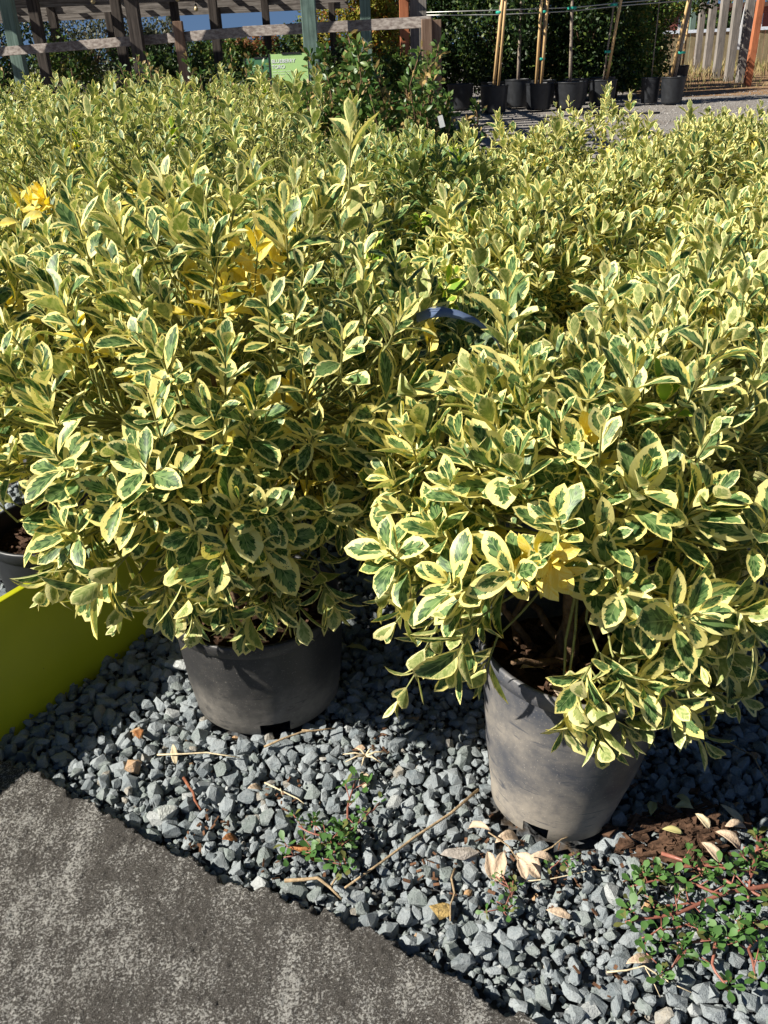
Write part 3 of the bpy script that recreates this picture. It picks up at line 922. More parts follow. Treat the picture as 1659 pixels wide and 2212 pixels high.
ORD = ['first', 'second', 'third', 'fourth', 'fifth', 'sixth', 'seventh', 'eighth', 'ninth', 'tenth', 'eleventh', 'twelfth', 'thirteenth', 'fourteenth', 'fifteenth']
YP = [((-.90, 2.55, .98), .14, 0), ((-.84, 2.35, .88), .12, 0), ((.77, 4.0, .82), .10, 0), ((1.06, 4.2, .83), .09, 0), ((-1.3, 3.4, .9), .08, 0), ((-.35, 3.6, .93), .05, 0), ((.095, 1.5, .76), .07, 0)]
cands = []
O0 = np.array([.267, 1.156])
for j in range(0, 8):
    row = []
    for i in range(-12, 9):
        p = O0 + A_*i + B_*j + (np.random.default_rng(1000+i*31+j).normal(0, .035, 2))
        if j == 0 and i in (0, -1): continue
        x, y = p
        if j == 0 and i > 0: continue
        if y < 1.2 or y > 7.6: continue
        if abs(x) > .46*y + .42: continue
        if x > .35 and y > 5.2: continue
        if x > -.45 and y > 6.0: continue
        if -.30 < x < .62 and y > 4.75: continue
        row.append((x, y, i, j))
    row.sort()
    for q, (x, y, i, j) in enumerate(row): cands.append((x, y, i, j, q, len(row)))
cands.sort(key=lambda t: math.hypot(t[0], t[1]))
for n_, (x, y, i, j, q, tot) in enumerate(cands):
    r1 = np.random.default_rng(500+n_)
    left = x < .12*y - .1
    Hh = (.90 if left else .775) + r1.uniform(-.06, .06)
    if y > 3.0 and left: Hh += .11
    d = math.hypot(x, y)
    if j == 0:
        label = {-2: 'variegated shrub in a black pot standing behind the lime green board'}.get(i, 'variegated shrub in the front row, %s from the left edge' % ORD[q])
    else:
        label = 'variegated shrub %s from the left in the %s row back from the slab' % (ORD[q], ORD[j])
    if n_ < 15: lod, ns1, ni1, nob, LL, pr = 'near', 205, 45, 300, .073, (4, 6)
    elif n_ < 30: lod, ns1, ni1, nob, LL, pr = 'near', 185, 30, 120, .068, (4, 5)
    else: lod, ns1, ni1, nob, LL, pr = 'far', 190, 15, 0, .060, (3, 5)
    ext = []
    zl = .30
    if i == -2 and j == 0: Hh = .90; zl = .46
    gr_ = 0.0
    if left and y > 2.2: gr_ = .04
    if x < .30 and y > 3.0: gr_ = .06; LL *= .94; ns1 = int(ns1*1.1)
    if i in (-1, -2) and j == 1: Hh -= .15; gr_ = .10  # lower, with greener leaves to paint the shaded valley behind the left shrub
    if -.25 < x < .38 and 2.9 < y < 4.4: Hh -= .14; gr_ = .13  # dip between the blocks, its shade put into greener leaf colour
    if not left and y > 3.3: Hh += .07
    if not left and 3.9 < y and x > .8 and x < 1.5: Hh += .03
    for k in range(4):
        a = r1.uniform(0, 6.28)
        ext.append(((x+.2*math.cos(a), y+.2*math.sin(a), Hh+r1.uniform(.0, .09)), (r1.normal(0, .15), r1.normal(0, .15), 1), .12, 6, LL*1.12))
    potted_shrub((x, y, 0), label, Hh, .305, 50+n_, lod, ns1, ni1, LL, nob, zlow=zl, extra=ext, yellow=YP, pairs=pr, crown_z=.60, pot=POT_BLK if (j == 0 and i == -2) else POT_STD, green=gr_)
print('shrubs', len(cands))

# ================================================================== NEAR OBJECTS
# lime green board standing on edge
b = empty('plastic_board', (-.70, 1.50, 0), 'lime green plastic board standing on edge in the gravel at the left', 'board')
p0 = Vector((-1.20, .70, 0)); p1 = Vector((-.45, 1.915, 0))
dirb = (p1-p0).normalized(); nb_ = Vector((dirb.y, -dirb.x, 0))
mb = MB()
hb = .285
lean = -nb_*.03
def bp(t, z, off): return p0 + (p1-p0)*t + Vector((0, 0, z-.02)) + nb_*off + lean*(z/hb)
V = []
for off in (0, -.018):
    for t, z in ((0, 0), (1, 0), (1, hb*.8), (.97, hb), (0, hb)):
        V.append(bp(t, z, off) - Vector((-.70, 1.50, 0)))
mb.add(V, [(0, 1, 2, 3, 4), (9, 8, 7, 6, 5)] + [(i, i+5, (i+1) % 5+5, (i+1) % 5) for i in range(5)])
mb.build('panel', MAT['lime'], b, bevel=.003)

# curved pale blue plant tag
def strip(name, pts, side, w, mat, parent, thick=.0008):
    mb = MB(); V = []; F = []
    n = len(pts)
    for i, p in enumerate(pts):
        wi = w[i] if hasattr(w, '__len__') else w
        for s in (-1, 1):
            V.append(Vector(p) + Vector(side)*s*wi/2)
    for i in range(n-1): F.append((2*i, 2*i+1, 2*i+3, 2*i+2))
    mb.add(V, F)
    o = mb.build(name, mat, parent, True)
    m = o.modifiers.new('thickness', 'SOLIDIFY'); m.thickness = thick; m.offset = 0
    return o
tg = empty('plant_tag', (.13, 1.44, .79), 'curved pale blue plastic plant tag arching between the two front shrubs', 'plant tag')
tp = [(-.062, 0, .012), (-.04, 0, .019), (-.015, 0, .020), (.01, 0, .014), (.035, 0, .003), (.06, 0, -.016), (.075, 0, -.036), (.085, .005, -.07)]
strip('strip', tp, (0, .72, .69), [.017, .018, .018, .016, .013, .010, .007, .005], MAT['tag'], tg)
for k, (a, bb) in enumerate(((-.9, .2), (-.75, .45))):
    q = [(-.055+.006*k, -.0012-.0022*k+.004, .0175-.003*k+.006), (-.03+.004*k, -.0012-.0022*k+.004, .0225-.003*k+.006), (-.012+.004*k, -.0012-.0022*k+.004, .0225-.003*k+.006)]
    strip('print_line', q, (0, .72, .69), .0008, MAT['ink'], tg, .0003)
# small white label deep in the right shrub
tg2 = empty('plant_tag', (.150, 1.13, .43), 'small white printed tag half hidden inside the right front shrub', 'plant tag')
mb = MB(); mb.box((0, 0, 0), (.036, .0012, .050), Matrix.Rotation(R(-25), 3, 'Y'))
mb.build('strip', MAT['white'], tg2)
for k in range(4):
    mb = MB(); mb.box((-.004+k*.003, -.0012, .018-k*.009), (.028-.004*(k % 2), .0006, .0022), Matrix.Rotation(R(-25), 3, 'Y')); mb.build('print_line', MAT['ink'], tg2)

# twigs and litter on the gravel
def twig(pts, rad, mat, label, side=()):
    o = empty('twig', (pts[0][0], pts[0][1], .008), label, 'twig')
    base = Vector(o.location)
    ps = []
    for i in range(len(pts)-1):
        for t in (0, .5):
            a = Vector(pts[i]); bq = Vector(pts[i+1])
            p = a*(1-t) + bq*t + Vector((random.gauss(0, .002), random.gauss(0, .002), random.gauss(0, .0015)))
            ps.append(p-base)
    ps.append(Vector(pts[-1])-base)
    mb = MB(); mb.tube(ps, [rad*(1-.45*i/len(ps)) for i in range(len(ps))], 6)
    mb.build('shaft', mat, o, True)
    for a, c in side:
        mb = MB(); a = Vector(a)-base; c = Vector(c)-base
        mb.tube([a, (a+c)/2+Vector((0, 0, .003)), c], [rad*.6, rad*.5, rad*.3], 5); mb.build('side_shoot', mat, o, True)
    return o
zz = .017
twig([(.150, 1.150, zz+.012), (.03, 1.055, zz+.006), (-.089, .963, zz)], .0030, MAT['dry_twig'], 'long straight brown twig running from the right pot down to the slab edge')
twig([(-.183, .976, zz+.006), (-.13, .972, zz+.014), (-.093, .940, zz+.003)], .0033, MAT['dry_twig'], 'short curved brown twig lying beside the crumbling slab edge', [((-.11, .962, zz+.008), (-.098, .975, zz+.012))])
twig([(-.457, 1.287, zz), (-.36, 1.278, zz+.004), (-.295, 1.268, zz)], .0018, MAT['straw'], 'thin straw-coloured stalk on the gravel in front of the left pot')
twig([(-.25, 1.295, zz), (-.18, 1.33, zz+.006), (-.115, 1.335, zz+.003)], .0024, MAT['dry_twig'], 'knobbly twig on the gravel right below the notch of the left pot', [((-.18, 1.33, zz+.006), (-.15, 1.325, zz+.003))])
twig([(-.391, 1.216, zz+.004), (-.37, 1.18, zz+.004), (-.348, 1.141, zz)], .0030, MAT['red_twig'], 'short reddish brown twig lying on the gravel below the left pot')
twig([(-.24, 1.20, zz), (-.19, 1.17, zz+.003), (-.165, 1.145, zz)], .0016, MAT['straw'], 'thin forked pale stalk left of the small purslane plant', [((-.21, 1.182, zz+.002), (-.205, 1.165, zz))])
twig([(.088, .992, zz), (.086, .94, zz+.006), (.074, .895, zz)], .0020, MAT['dry_twig'], 'thin bent twig standing beside the golden stone')
twig([(.235, 1.015, zz), (.275, 1.030, zz+.008), (.29, 1.05, zz)], .0016, MAT['dry_twig'], 'little twig at the foot of the right pot')
twig([(.20, .958, zz+.006), (.29, .968, zz+.006), (.34, .972, zz)], .0010, MAT['straw'], 'hair-thin pale stalk on the gravel in front of the right pot')
twig([(.29, .795, zz+.004), (.345, .80, zz+.006), (.40, .765, zz)], .0014, MAT['straw'], 'thin pale stalk at the left fringe of the purslane patch', [((.345, .80, zz+.006), (.355, .76, zz))])
twig([(.60, 1.28, zz), (.655, 1.20, zz+.012), (.67, 1.12, zz)], .0018, MAT['dry_twig'], 'thin dark bent twig on the shaded gravel at the right')
twig([(-.752, 1.05, .039), (-.750, 1.025, .042), (-.755, 1.00, .039)], .0020, MAT['dry_twig'], 'tiny twig lying on the concrete slab')

def loose_leaf(loc, L, W, yaw, bend, mat, label=None, parent=None, pitch=.0, cat='dry leaf', fold=.3, roll=0.0):
    a = lambda x: np.array([float(x)])
    D = np.array([[math.cos(yaw)*math.cos(pitch), math.sin(yaw)*math.cos(pitch), math.sin(pitch)]])
    N = np.array([[math.sin(roll)*math.sin(yaw), -math.sin(roll)*math.cos(yaw), math.cos(roll)]])
    V, F, lf, st = leaf_arrays(np.zeros((1, 3)), D, N, a(L), a(W), a(bend), a(fold), a(random.random()), a(0), 'hi', .08)
    o = link('leaf' if parent else 'dry_leaf', tri_mesh('dry_leaf', V, F, mat, True, lf, st), parent)
    o.location = loc
    m = o.modifiers.new('thickness', 'SOLIDIFY'); m.thickness = .0005
    if label: tag(o, label, cat)
    return o
for (rt_, lc, L_, W_, yw, mt) in loose_leaf_later: loose_leaf(lc, L_, W_, yw, 1.0, MAT[mt], None, rt_, .2, fold=.5)
# cluster of pinkish dead leaves
dl = empty('dead_leaf_cluster', (.19, 1.01, .012), 'crumpled cluster of pinkish beige dead leaves in front of the right pot', 'dead leaves')
for k, (x, y, L, W, yaw, bd, pt) in enumerate([(.0, .0, .060, .036, -.95, .5, .15), (-.03, .02, .055, .03, .4, 1.2, .2), (-.045, .0, .05, .024, -1.5, 1.3, .25), (-.02, -.005, .055, .028, -1.9, .9, .1), (.02, -.02, .045, .02, -.1, 1.1, .2), (-.035, .03, .05, .02, 2.6, 1.4, .3), (0, -.03, .04, .022, -1.4, .6, .2)]):
    loose_leaf((x, y, .012+.004*k), L, W, yaw, bd, MAT['dry_leaf'], None, dl, pt, fold=.75)
mb = MB(); mb.tube([(-.04, .03, .03), (-.01, .01, .02), (.01, -.03, .01)], .0012, 5); mb.build('stalk', MAT['dry_twig'], dl, True)
loose_leaf((.222, .905, .02), .042, .017, -.25, .4, MAT['dry_leaf'], 'single flat pinkish beige leaf on the gravel below the dead leaf cluster')
loose_leaf((-.185, 1.045, .02), .055, .026, -.35, 1.4, MAT['brown_leaf'], 'curled rust-brown dead leaf between the slab and the small purslane plant', pitch=.35, fold=.9)
loose_leaf((-.27, 1.185, .02), .03, .018, .4, 1.0, MAT['dry_leaf'], 'small tan crumpled leaf on gravel near the short reddish twig')
loose_leaf((-.50, 1.33, .018), .05, .02, 1.9, .6, MAT['brown_leaf'], 'brown leaf on the shaded gravel in front of the lime green board')
loose_leaf((-.43, 1.31, .02), .045, .014, -1.3, .9, MAT['straw'], 'pale twisted leaf standing on the gravel left of the left pot')
loose_leaf((-.10, 1.60, .02), .06, .02, .2, .8, MAT['yellow_weed'], 'yellowish fallen leaf on dark gravel right of the left pot')
loose_leaf((.32, .81, .02), .05, .018, .3, 1.2, MAT['dry_leaf'], 'curled tan leaf at the edge of the purslane patch near the frame bottom', pitch=.3)
loose_leaf((-.30, 1.07, .02), .03, .02, .4, 1.0, MAT['brown_leaf'], 'small brown leaf caught between stones beside the slab')
loose_leaf((.56, 1.10, .02), .055, .016, -.9, .5, MAT['straw'], 'long cream dead leaf on gravel at the right of the bark heap')
# pale dried grass tuft and tan bark stone
hay = empty('dried_tuft', (-.055, 1.256, .014), 'splayed tuft of pale dried stalks on the gravel between the pots', 'dried tuft')
for k in range(7):
    a = .3+k*.85
    mb = MB(); mb.tube([(0, 0, .004), (.02*math.cos(a), .012*math.sin(a), .010), (.045*math.cos(a), .025*math.sin(a), .004)], [.0022, .0018, .0008], 5); mb.build('stalk', MAT['straw'], hay, True)
def rock(name, loc, dims, mat, seed, label, cat='stone'):
    v, fc = rock_proto(seed, 18)
    o = link(name, tri_mesh(name, v*np.array(dims)*1.25, fc, mat, False, None, np.tile([.5, 0, 0, 1], (len(v), 1))))
    o.location = loc
    return tag(o, label, cat)
rock('stone_chip', (-.058, 1.195, .018), (.022, .055, .02), MAT['tan_stone'], 7, 'tall tan chip of stone beside the small purslane plant')
rock('golden_stone', (.059, .913, .016), (.038, .038, .03), MAT['gold_stone'], 9, 'golden brown glittering stone near the slab corner')
rock('pale_stone', (-.41, 1.14, .014), (.042, .034, .03), simple('pale_stone', (.42, .44, .42), .8, .25, 90, .8, .2), 12, 'large pale grey stone beside the slab, biggest near the slab edge')
rock('light_stone', (-.47, 1.565, .016), (.075, .045, .036), simple('light_stone', (.40, .42, .42), .8, .25, 90, .8, .2), 14, 'long light grey stone at the left foot of the left pot')
rock('grey_tan_stone', (.10, 1.02, .015), (.055, .04, .025), simple('grey_tan_stone', (.30, .27, .24), .8, .25, 90, .8, .2), 15, 'flat greyish tan stone left of the dead leaf cluster')
# heap of bark mulch with bleached leaves
mh = empty('mulch_heap', (.475, 1.04, .0), 'small heap of dark bark mulch with bleached dead leaves at the right', 'mulch')
hm = link('bark', litter_mesh(.075, 200, MAT['bark_chip'], .020, .012), mh, 'stuff'); hm.scale = (1.35, .85, 1.1)
for k, (x, y, L, yaw, mm) in enumerate([(-.045, .03, .035, 1.2, 'yellow_weed'), (-.035, -.0, .034, -.3, 'yellow_weed'), (0, .045, .04, .2, 'yellow_weed'), (.03, .03, .035, -1.0, 'straw'), (.05, -.01, .05, -.6, 'dry_leaf'), (.07, .0, .04, .1, 'dry_leaf'), (.02, -.03, .045, -1.0, 'dry_leaf'), (.03, .05, .03, 2.2, 'yellow_weed')]):
    loose_leaf((x, y, .032), L, L*.5, yaw, random.uniform(.3, 1.3), MAT[mm], None, mh, .25, fold=.5)
# reddish crumbs between the stones near the right pot
cr = link('bark_crumbs', litter_mesh(1, 170, simple('rusty_crumb', (.12, .062, .035), .9, .4, 60, .5, .2), .009, .010))
me = cr.data
co = np.array([v.co[:] for v in me.vertices]).reshape(-1, 8, 3)
ctr = co.mean(1, keepdims=True)
spots = np.array([(.22, 1.04), (.30, 1.03), (.40, 1.0), (.42, .97), (-.17, 1.03), (-.21, 1.19), (.17, .97), (.25, .93), (.47, .98), (-.02, 1.30), (.13, 1.06), (.29, .80), (.05, 1.0), (-.33, 1.10)])
w_ = rs.integers(0, len(spots), len(co))
newc = np.column_stack([spots[w_] + rs.normal(0, .024, (len(co), 2)), rs.uniform(.006, .014, len(co))])
co = co - ctr + newc[:, None]
me.vertices.foreach_set('co', co.astype(np.float32).ravel()); me.update()
tag(cr, 'rust-brown bark crumbs scattered between the gravel stones near the pots', 'bark crumbs', None, 'stuff')

# purslane weeds: crawling red stems with rosettes of thick leaves
def purslane(center, runners, label, seed, LLf=.022, nobj=80):
    r = np.random.default_rng(seed)
    root = empty('purslane_plant', (center[0], center[1], 0), label, 'weed')
    c = np.array([center[0], center[1], 0])
    ls = []
    for rn in runners:
        pts = [np.array([p[0]-c[0], p[1]-c[1], .022+.006*r.random()]) for p in rn[0]]
        fine = []
        for i in range(len(pts)-1):
            for t in (0, .33, .66): fine.append(pts[i]*(1-t)+pts[i+1]*t + r.normal(0, .0014, 3))
        fine.append(pts[-1])
        mb = MB(); mb.tube(fine, np.linspace(rn[1], rn[1]*.55, len(fine)), 6); mb.build('stem', MAT['purslane_stem'], root, True)
        m = len(fine)
        for i in range(1, m):
            dens = rn[2]*1.1
            if r.random() > dens and i != m-1: continue
            nside = 1 if i < m-1 else 1
            for s in range(nside):
                out = unit(np.array([r.normal(), r.normal(), 0])) * (r.uniform(.008, .034) if i < m-1 else .001)
                tip = fine[i] + out + np.array([0, 0, r.uniform(.004, .016)])
                if i < m-1:
                    mb2 = MB(); mb2.tube([fine[i], (fine[i]+tip)/2, tip], .0010, 5); mb2.build('side_stem', MAT['purslane_stem'], root, True)
                d = unit(np.array([out[0]*10, out[1]*10, .9]) + r.normal(0, .25, 3))
                for lv in shoot_leaves(tip-d*.006, d, .008, 3, LLf*r.uniform(.7, 1.15), 0, 1.1, .4): ls.append(lv)
    P = np.array([l[0] for l in ls]); D = np.array([l[1] for l in ls]); N = np.array([l[2] for l in ls]); L = np.array([l[3] for l in ls])
    n = len(P)
    bend = r.uniform(-.3, .6, n); fold = r.uniform(0, .3, n); W = L*r.uniform(.48, .66, n); rd = r.random(n)
    order = np.argsort(-L)
    ob = order[:nobj]
    for i in ob:
        s = slice(i, i+1)
        V, F, lf, st = leaf_arrays(np.zeros((1, 3)), D[s], N[s], L[s], W[s], bend[s], fold[s], rd[s], np.zeros(1), 'mid', 0, 1.8)
        o = link('leaf', tri_mesh('weed_leaf', V, F, MAT['weed_leaf'], True, lf, st), root); o.location = P[i]
    rest = np.setdiff1d(np.arange(n), ob)
    if len(rest):
        V, F, lf, st = leaf_arrays(P[rest], D[rest], N[rest], L[rest], W[rest], bend[rest], fold[rest], rd[rest], np.zeros(len(rest)), 'mid', 0, 1.8)
        link('foliage', tri_mesh('foliage', V, F, MAT['weed_leaf'], True, lf, st), root, 'stuff')
purslane((-.095, 1.06), [([(-.095, 1.06), (-.085, 1.12), (-.073, 1.19)], .0024, .75), ([(-.095, 1.06), (-.06, 1.09), (-.03, 1.13)], .0022, .6), ([(-.095, 1.06), (-.14, 1.065), (-.17, 1.085)], .0022, .6), ([(-.095, 1.06), (-.14, 1.035), (-.19, 1.02)], .0022, .6), ([(-.095, 1.06), (-.095, 1.02), (-.08, .985)], .0022, .6), ([(-.095, 1.06), (-.115, 1.045), (-.12, 1.04)], .002, 1), ([(-.095, 1.06), (-.105, 1.03), (-.11, 1.02)], .002, 1)],
         'small star-shaped purslane plant with red stems alone on the gravel between the pots', 5, .021, 60)
purslane((.165, .915), [([(.165, .915), (.175, .93), (.18, .945)], .0016, 1), ([(.165, .915), (.155, .905), (.16, .895)], .0016, 1)], 'little purslane sprout just below the dead leaf cluster', 6, .013, 24)
purslane((.26, .985), [([(.26, .985), (.285, .992)], .0014, 1), ([(.26, .985), (.24, .975)], .0014, .8)], 'low purslane sprout between the dead leaf cluster and the bark heap', 7, .012, 20)
purslane((.53, .90), [
    ([(.62, .93), (.50, .915), (.42, .885), (.335, .872)], .0042, .75),
    ([(.62, .85), (.53, .86), (.46, .84), (.40, .835)], .0036, .8),
    ([(.56, .96), (.49, .97), (.43, .965), (.38, .955)], .003, .8),
    ([(.43, 1.0), (.50, .95), (.56, .90), (.62, .84)], .0034, .9),
    ([(.60, 1.02), (.56, .96), (.53, .90)], .0034, .9),
    ([(.50, .915), (.45, .94), (.40, .945), (.36, .935)], .0026, .9),
    ([(.46, .84), (.44, .80), (.45, .76)], .0028, .8),
    ([(.53, .86), (.50, .82), (.49, .77)], .0028, .9),
    ([(.46, .90), (.40, .90), (.36, .91)], .002, .9),
    ([(.44, .87), (.39, .86), (.35, .845)], .002, .9),
    ([(.56, 1.0), (.60, .98), (.66, .99)], .002, .9),
    ([(.42, .83), (.38, .80), (.365, .79)], .002, .9),
    ([(.54, .94), (.58, .90), (.62, .89)], .002, 1),
    ([(.52, .88), (.56, .84), (.60, .80)], .002, 1),
    ], 'sprawling purslane patch with thick red stems at the lower right corner', 8, .0225, 300)

# ================================================================== BACKGROUND
# blueberry shrubs and other green shrubs behind the field
def green_shrub(loc, H, rad, label, mat='blueberry', n=900, LL=.045, seed=0, pot=True, group=None, spiky=.3):
    r = np.random.default_rng(seed)
    root = empty('green_shrub', loc, label, 'shrub', group)
    stems = []
    ns = 9
    ls = []
    for k in range(ns):
        a = 6.28*k/ns + r.uniform(-.3, .3); rd = rad*r.uniform(.2, 1)
        tip = np.array([rd*math.cos(a), rd*math.sin(a), H*r.uniform(.72, 1.0 + spiky*.4)])
        pts = curve_pts((.02*math.cos(a), .02*math.sin(a), .2), tip, 0, 6, .03)
        mb = MB(); mb.tube(pts, np.linspace(.009, .003, len(pts)), 5); mb.build('stem', MAT['stem'], root, True)
        for q in range(n//ns):
            t = r.uniform(.28, 1)
            i = min(int(t*6), 5); p = pts[i]*(1-(t*6-i)) + pts[i+1]*(t*6-i)
            o = unit(r.normal(size=3)+np.array([0, 0, .4]))
            sp_ = (1-t)*.22+.02
            ls.append((p + o*r.uniform(0, sp_), unit(o+np.array([0, 0, .4])), r.normal(size=3)+np.array([0, 0, 1.]), LL*r.uniform(.6, 1.2)))
    P = np.array([l[0] for l in ls]); D = np.array([l[1] for l in ls]); N = np.array([l[2] for l in ls]); L = np.array([l[3] for l in ls])
    m = len(P)
    V, F, lf, st = leaf_arrays(P, D, N, L, L*.5, r.uniform(0, .7, m), r.uniform(0, .4, m), r.random(m), np.zeros(m), 'lo')
    link('foliage', tri_mesh('foliage', V, F, MAT[mat], True, lf, st), root, 'stuff')
    if pot:
        link('pot', POT_STD[0], root)
    return root
GR = 'green blueberry shrubs standing behind the variegated rows'
gs = [(-.24, 5.7, 1.10, .22), (-.04, 5.5, 1.17, .24), (.20, 5.4, 1.08, .28), (.50, 5.5, .86, .24), (-1.15, 7.4, 1.14, .3), (-1.65, 7.6, 1.10, .3), (-2.35, 7.5, 1.08, .3), (-2.9, 7.3, 1.18, .32), (-3.3, 8.0, 1.25, .3), (-.75, 7.6, 1.05, .25), (-.15, 8.2, 1.05, .3), (.45, 7.6, .9, .28)]
lb = ['green blueberry shrub just right of the green sign', 'tallest green blueberry shrub, its reddish tip reaching the wooden rail', 'green blueberry shrub below the right end of the wooden rail', 'low green shrub left of the first black sapling pot', 'green shrub at the foot of the short brown rail post',
      'dark green shrub behind the tallest variegated shoots', 'green shrub below the left part of the wooden rail', 'bright green shrub near the left edge of the photo', 'tall leafy shrub against the leftmost green post', 'green shrub in front of the darker green sign', 'green shrub right behind the green post', 'shadowed green shrub under the right end of the rail']
for k, (x, y, h, r_) in enumerate(gs):
    green_shrub((x, y, 0), h, r_, lb[k], 'blueberry', 1700 if k < 4 else 1100, .05, 300+k, True, GR)
mb = MB(); mb.box((.40, 5.16, .84), (.028, .002, .06), Matrix.Rotation(R(-15), 3, 'Y')); tag(mb.build('plant_tag', MAT['white']), 'upper of two white tags hanging in the low green shrub', 'plant tag')
mb = MB(); mb.box((.43, 5.14, .70), (.035, .002, .05), Matrix.Rotation(R(-30), 3, 'Y')); tag(mb.build('plant_tag', MAT['white']), 'lower of two white tags hanging in the low green shrub', 'plant tag')

# signs
def sign(loc, w, h, mat, label, text=True, yaw=0):
    root = empty('plant_sign', loc, label, 'sign'); root.rotation_euler = (R(-8), 0, yaw)
    mb = MB(); mb.box((0, 0, h/2), (w, .004, h)); mb.build('panel', mat, root)
    mb = MB(); mb.box((-w/2-.003, 0, h/2), (.010, .010, h*1.02)); mb.build('side_channel', MAT['black'], root)
    mb = MB(); mb.box((w/2+.003, 0, h/2), (.008, .010, h*1.02)); mb.build('side_channel', MAT['black'], root)
    mb = MB(); mb.box((.02, 0, h+.001), (w*.5, .012, .012)); mb.build('clip', MAT['black'], root)
    mb = MB(); mb.box((.02, 0, -.001), (w*.5, .012, .012)); mb.build('clip', MAT['black'], root)
    mb = MB(); mb.box((0, .012, -loc[2]/2+.01), (.018, .010, loc[2]-.02)); mb.build('stake', MAT['black'], root)
    if text:
        for s, z, sz in (('BLUEBERRY', h*.80, .040), ('TORO', h*.625, .040)):
            cu = bpy.data.curves.new('lettering', 'FONT'); cu.body = s; cu.size = sz*.80; cu.extrude = .0006; cu.offset = .0005
            tmp = bpy.data.objects.new('tmp', cu); C.objects.link(tmp); bpy.context.view_layer.update()
            me_ = bpy.data.meshes.new_from_object(tmp); bpy.data.objects.remove(tmp); me_.materials.clear(); me_.materials.append(MAT['white'])
            o = link('lettering', me_, root)
            o.location = (-w/2+.012, -.0031, z-.015); o.rotation_euler = (R(90), 0, 0)
    for k, z in enumerate((.46, .38, .30)):
        x = -w/2+.014
        for wd in ((.03, .05, .035), (.045, .03, .02), (.035, .04))[k]:
            mb = MB(); mb.box((x+wd/2, -.0026, h*z), (wd, .0006, .0045)); mb.build('print_line', simple('faint_print', (.62, .75, .50), .5, .05) if text else MAT['sign_green'], root)
            x += wd+.009
    return root
sign((-.521, 6.8, .995), .262, .200, MAT['sign_green'], 'light green sign reading BLUEBERRY TORO in white letters', True, R(0))
sign((-.862, 8.0, 1.03), .20, .14, MAT['sign_dark_green'], 'smaller darker green sign in shade, left of the blueberry sign', False, R(0))
sign((-2.60, 6.6, .93), .24, .17, simple('pale_mint_sign', (.55, .72, .55), .5, .05), 'pale mint sign cut by the left edge of the photo', False, 0)

# wooden rail with posts
rf = empty('rail_fence', (-2.0, 11.5, 0), 'weathered grey wooden rail on short brown posts crossing behind the shrubs', 'rail fence')
def local(o, p): return Vector(p)-Vector(o.location)
ra = Vector((-5.1, 13.15, 1.345)); rbm = Vector((-1.35, 11.4, 1.425)); rb_ = Vector((.72, 10.45, 1.425))
mb = MB(); mb.beam(local(rf, ra), local(rf, rbm), .05, .105); mb.build('rail', MAT['rail_wood'], rf, bevel=.004)
mb = MB(); mb.beam(local(rf, rbm+Vector((.004, -.03, .004))), local(rf, rb_), .05, .105); mb.build('rail', MAT['rail_wood'], rf, bevel=.004)
for x, y, z in ((-2.14, 11.70, 1.57), (.66, 10.37, 1.45), (.76, 10.42, 1.44), (-4.95, 13.0, 1.30)):
    mb = MB(); mb.box(local(rf, (x, y, z/2-.02)), (.105, .09, z+.04)); mb.build('post', MAT['post_wood'], rf, bevel=.004)

# pergola / shade structure
pg = empty('pergola', (-4, 16, 0), 'large timber shade structure with open beamed roof and string lights', 'pergola')
PP = [(-4.65, 13.4, .16, 'green_wood'), (-4.6, 14.3, .14, 'dark_wood'), (-6.1, 20, .16, 'dark_wood'), (-5.5, 22, .14, 'dark_wood'), (-4.03, 16.7, .15, 'dark_wood'), (-2.66, 11.8, .14, 'dark_wood'), (-3.38, 18.3, .14, 'dark_wood'), (-2.45, 16.7, .14, 'dark_wood'), (-3.12, 21.9, .12, 'dark_wood'),
      (-1.91, 20, .14, 'dark_wood'), (-.56, 10.6, .15, 'green_wood'), (-.66, 22, .14, 'dark_wood'), (.04, 13.4, .14, 'green_wood'), (-8.0, 18, .15, 'dark_wood'), (-7.6, 22, .15, 'dark_wood'), (-10, 22, .15, 'dark_wood')]
for x, y, w, m in PP:
    mb = MB(); mb.box(local(pg, (x, y, 1.12)), (w, w, 2.3)); mb.build('post', MAT[m], pg, bevel=.006)
for x0, y, z, x1 in ((-12, 22.0, 2.10, -.3), (-12, 20.0, 2.14, -.3), (-11, 18.2, 2.18, -.3), (-10, 16.7, 2.22, .2), (-8, 14.5, 2.27, .2), (-6, 12.2, 2.30, .2)):
    mb = MB(); mb.beam(local(pg, (x0, y, z)), local(pg, (x1, y, z)), .06, .20); mb.build('beam', MAT['beam_wood'], pg)
xs = np.arange(-12, .3, .72)
for k, x in enumerate(xs):
    mb = MB(); mb.beam(local(pg, (x, 10.5, 2.46)), local(pg, (x, 22.3, 2.28)), .05, .12); mb.build('rafter', MAT['beam_wood'], pg)
for k, y in enumerate(np.arange(10.6, 22.4, .5)):
    z = 2.54 - (y-10.5)*.0152
    mb = MB(); mb.box(local(pg, (-5.8, y, z)), (12.4, .20, .03)); mb.build('roof_board', MAT['dark_wood'], pg)
bulbm = simple('dull_bulb_glass', (.55, .45, .25), .2, .1, 20, 0, .8)
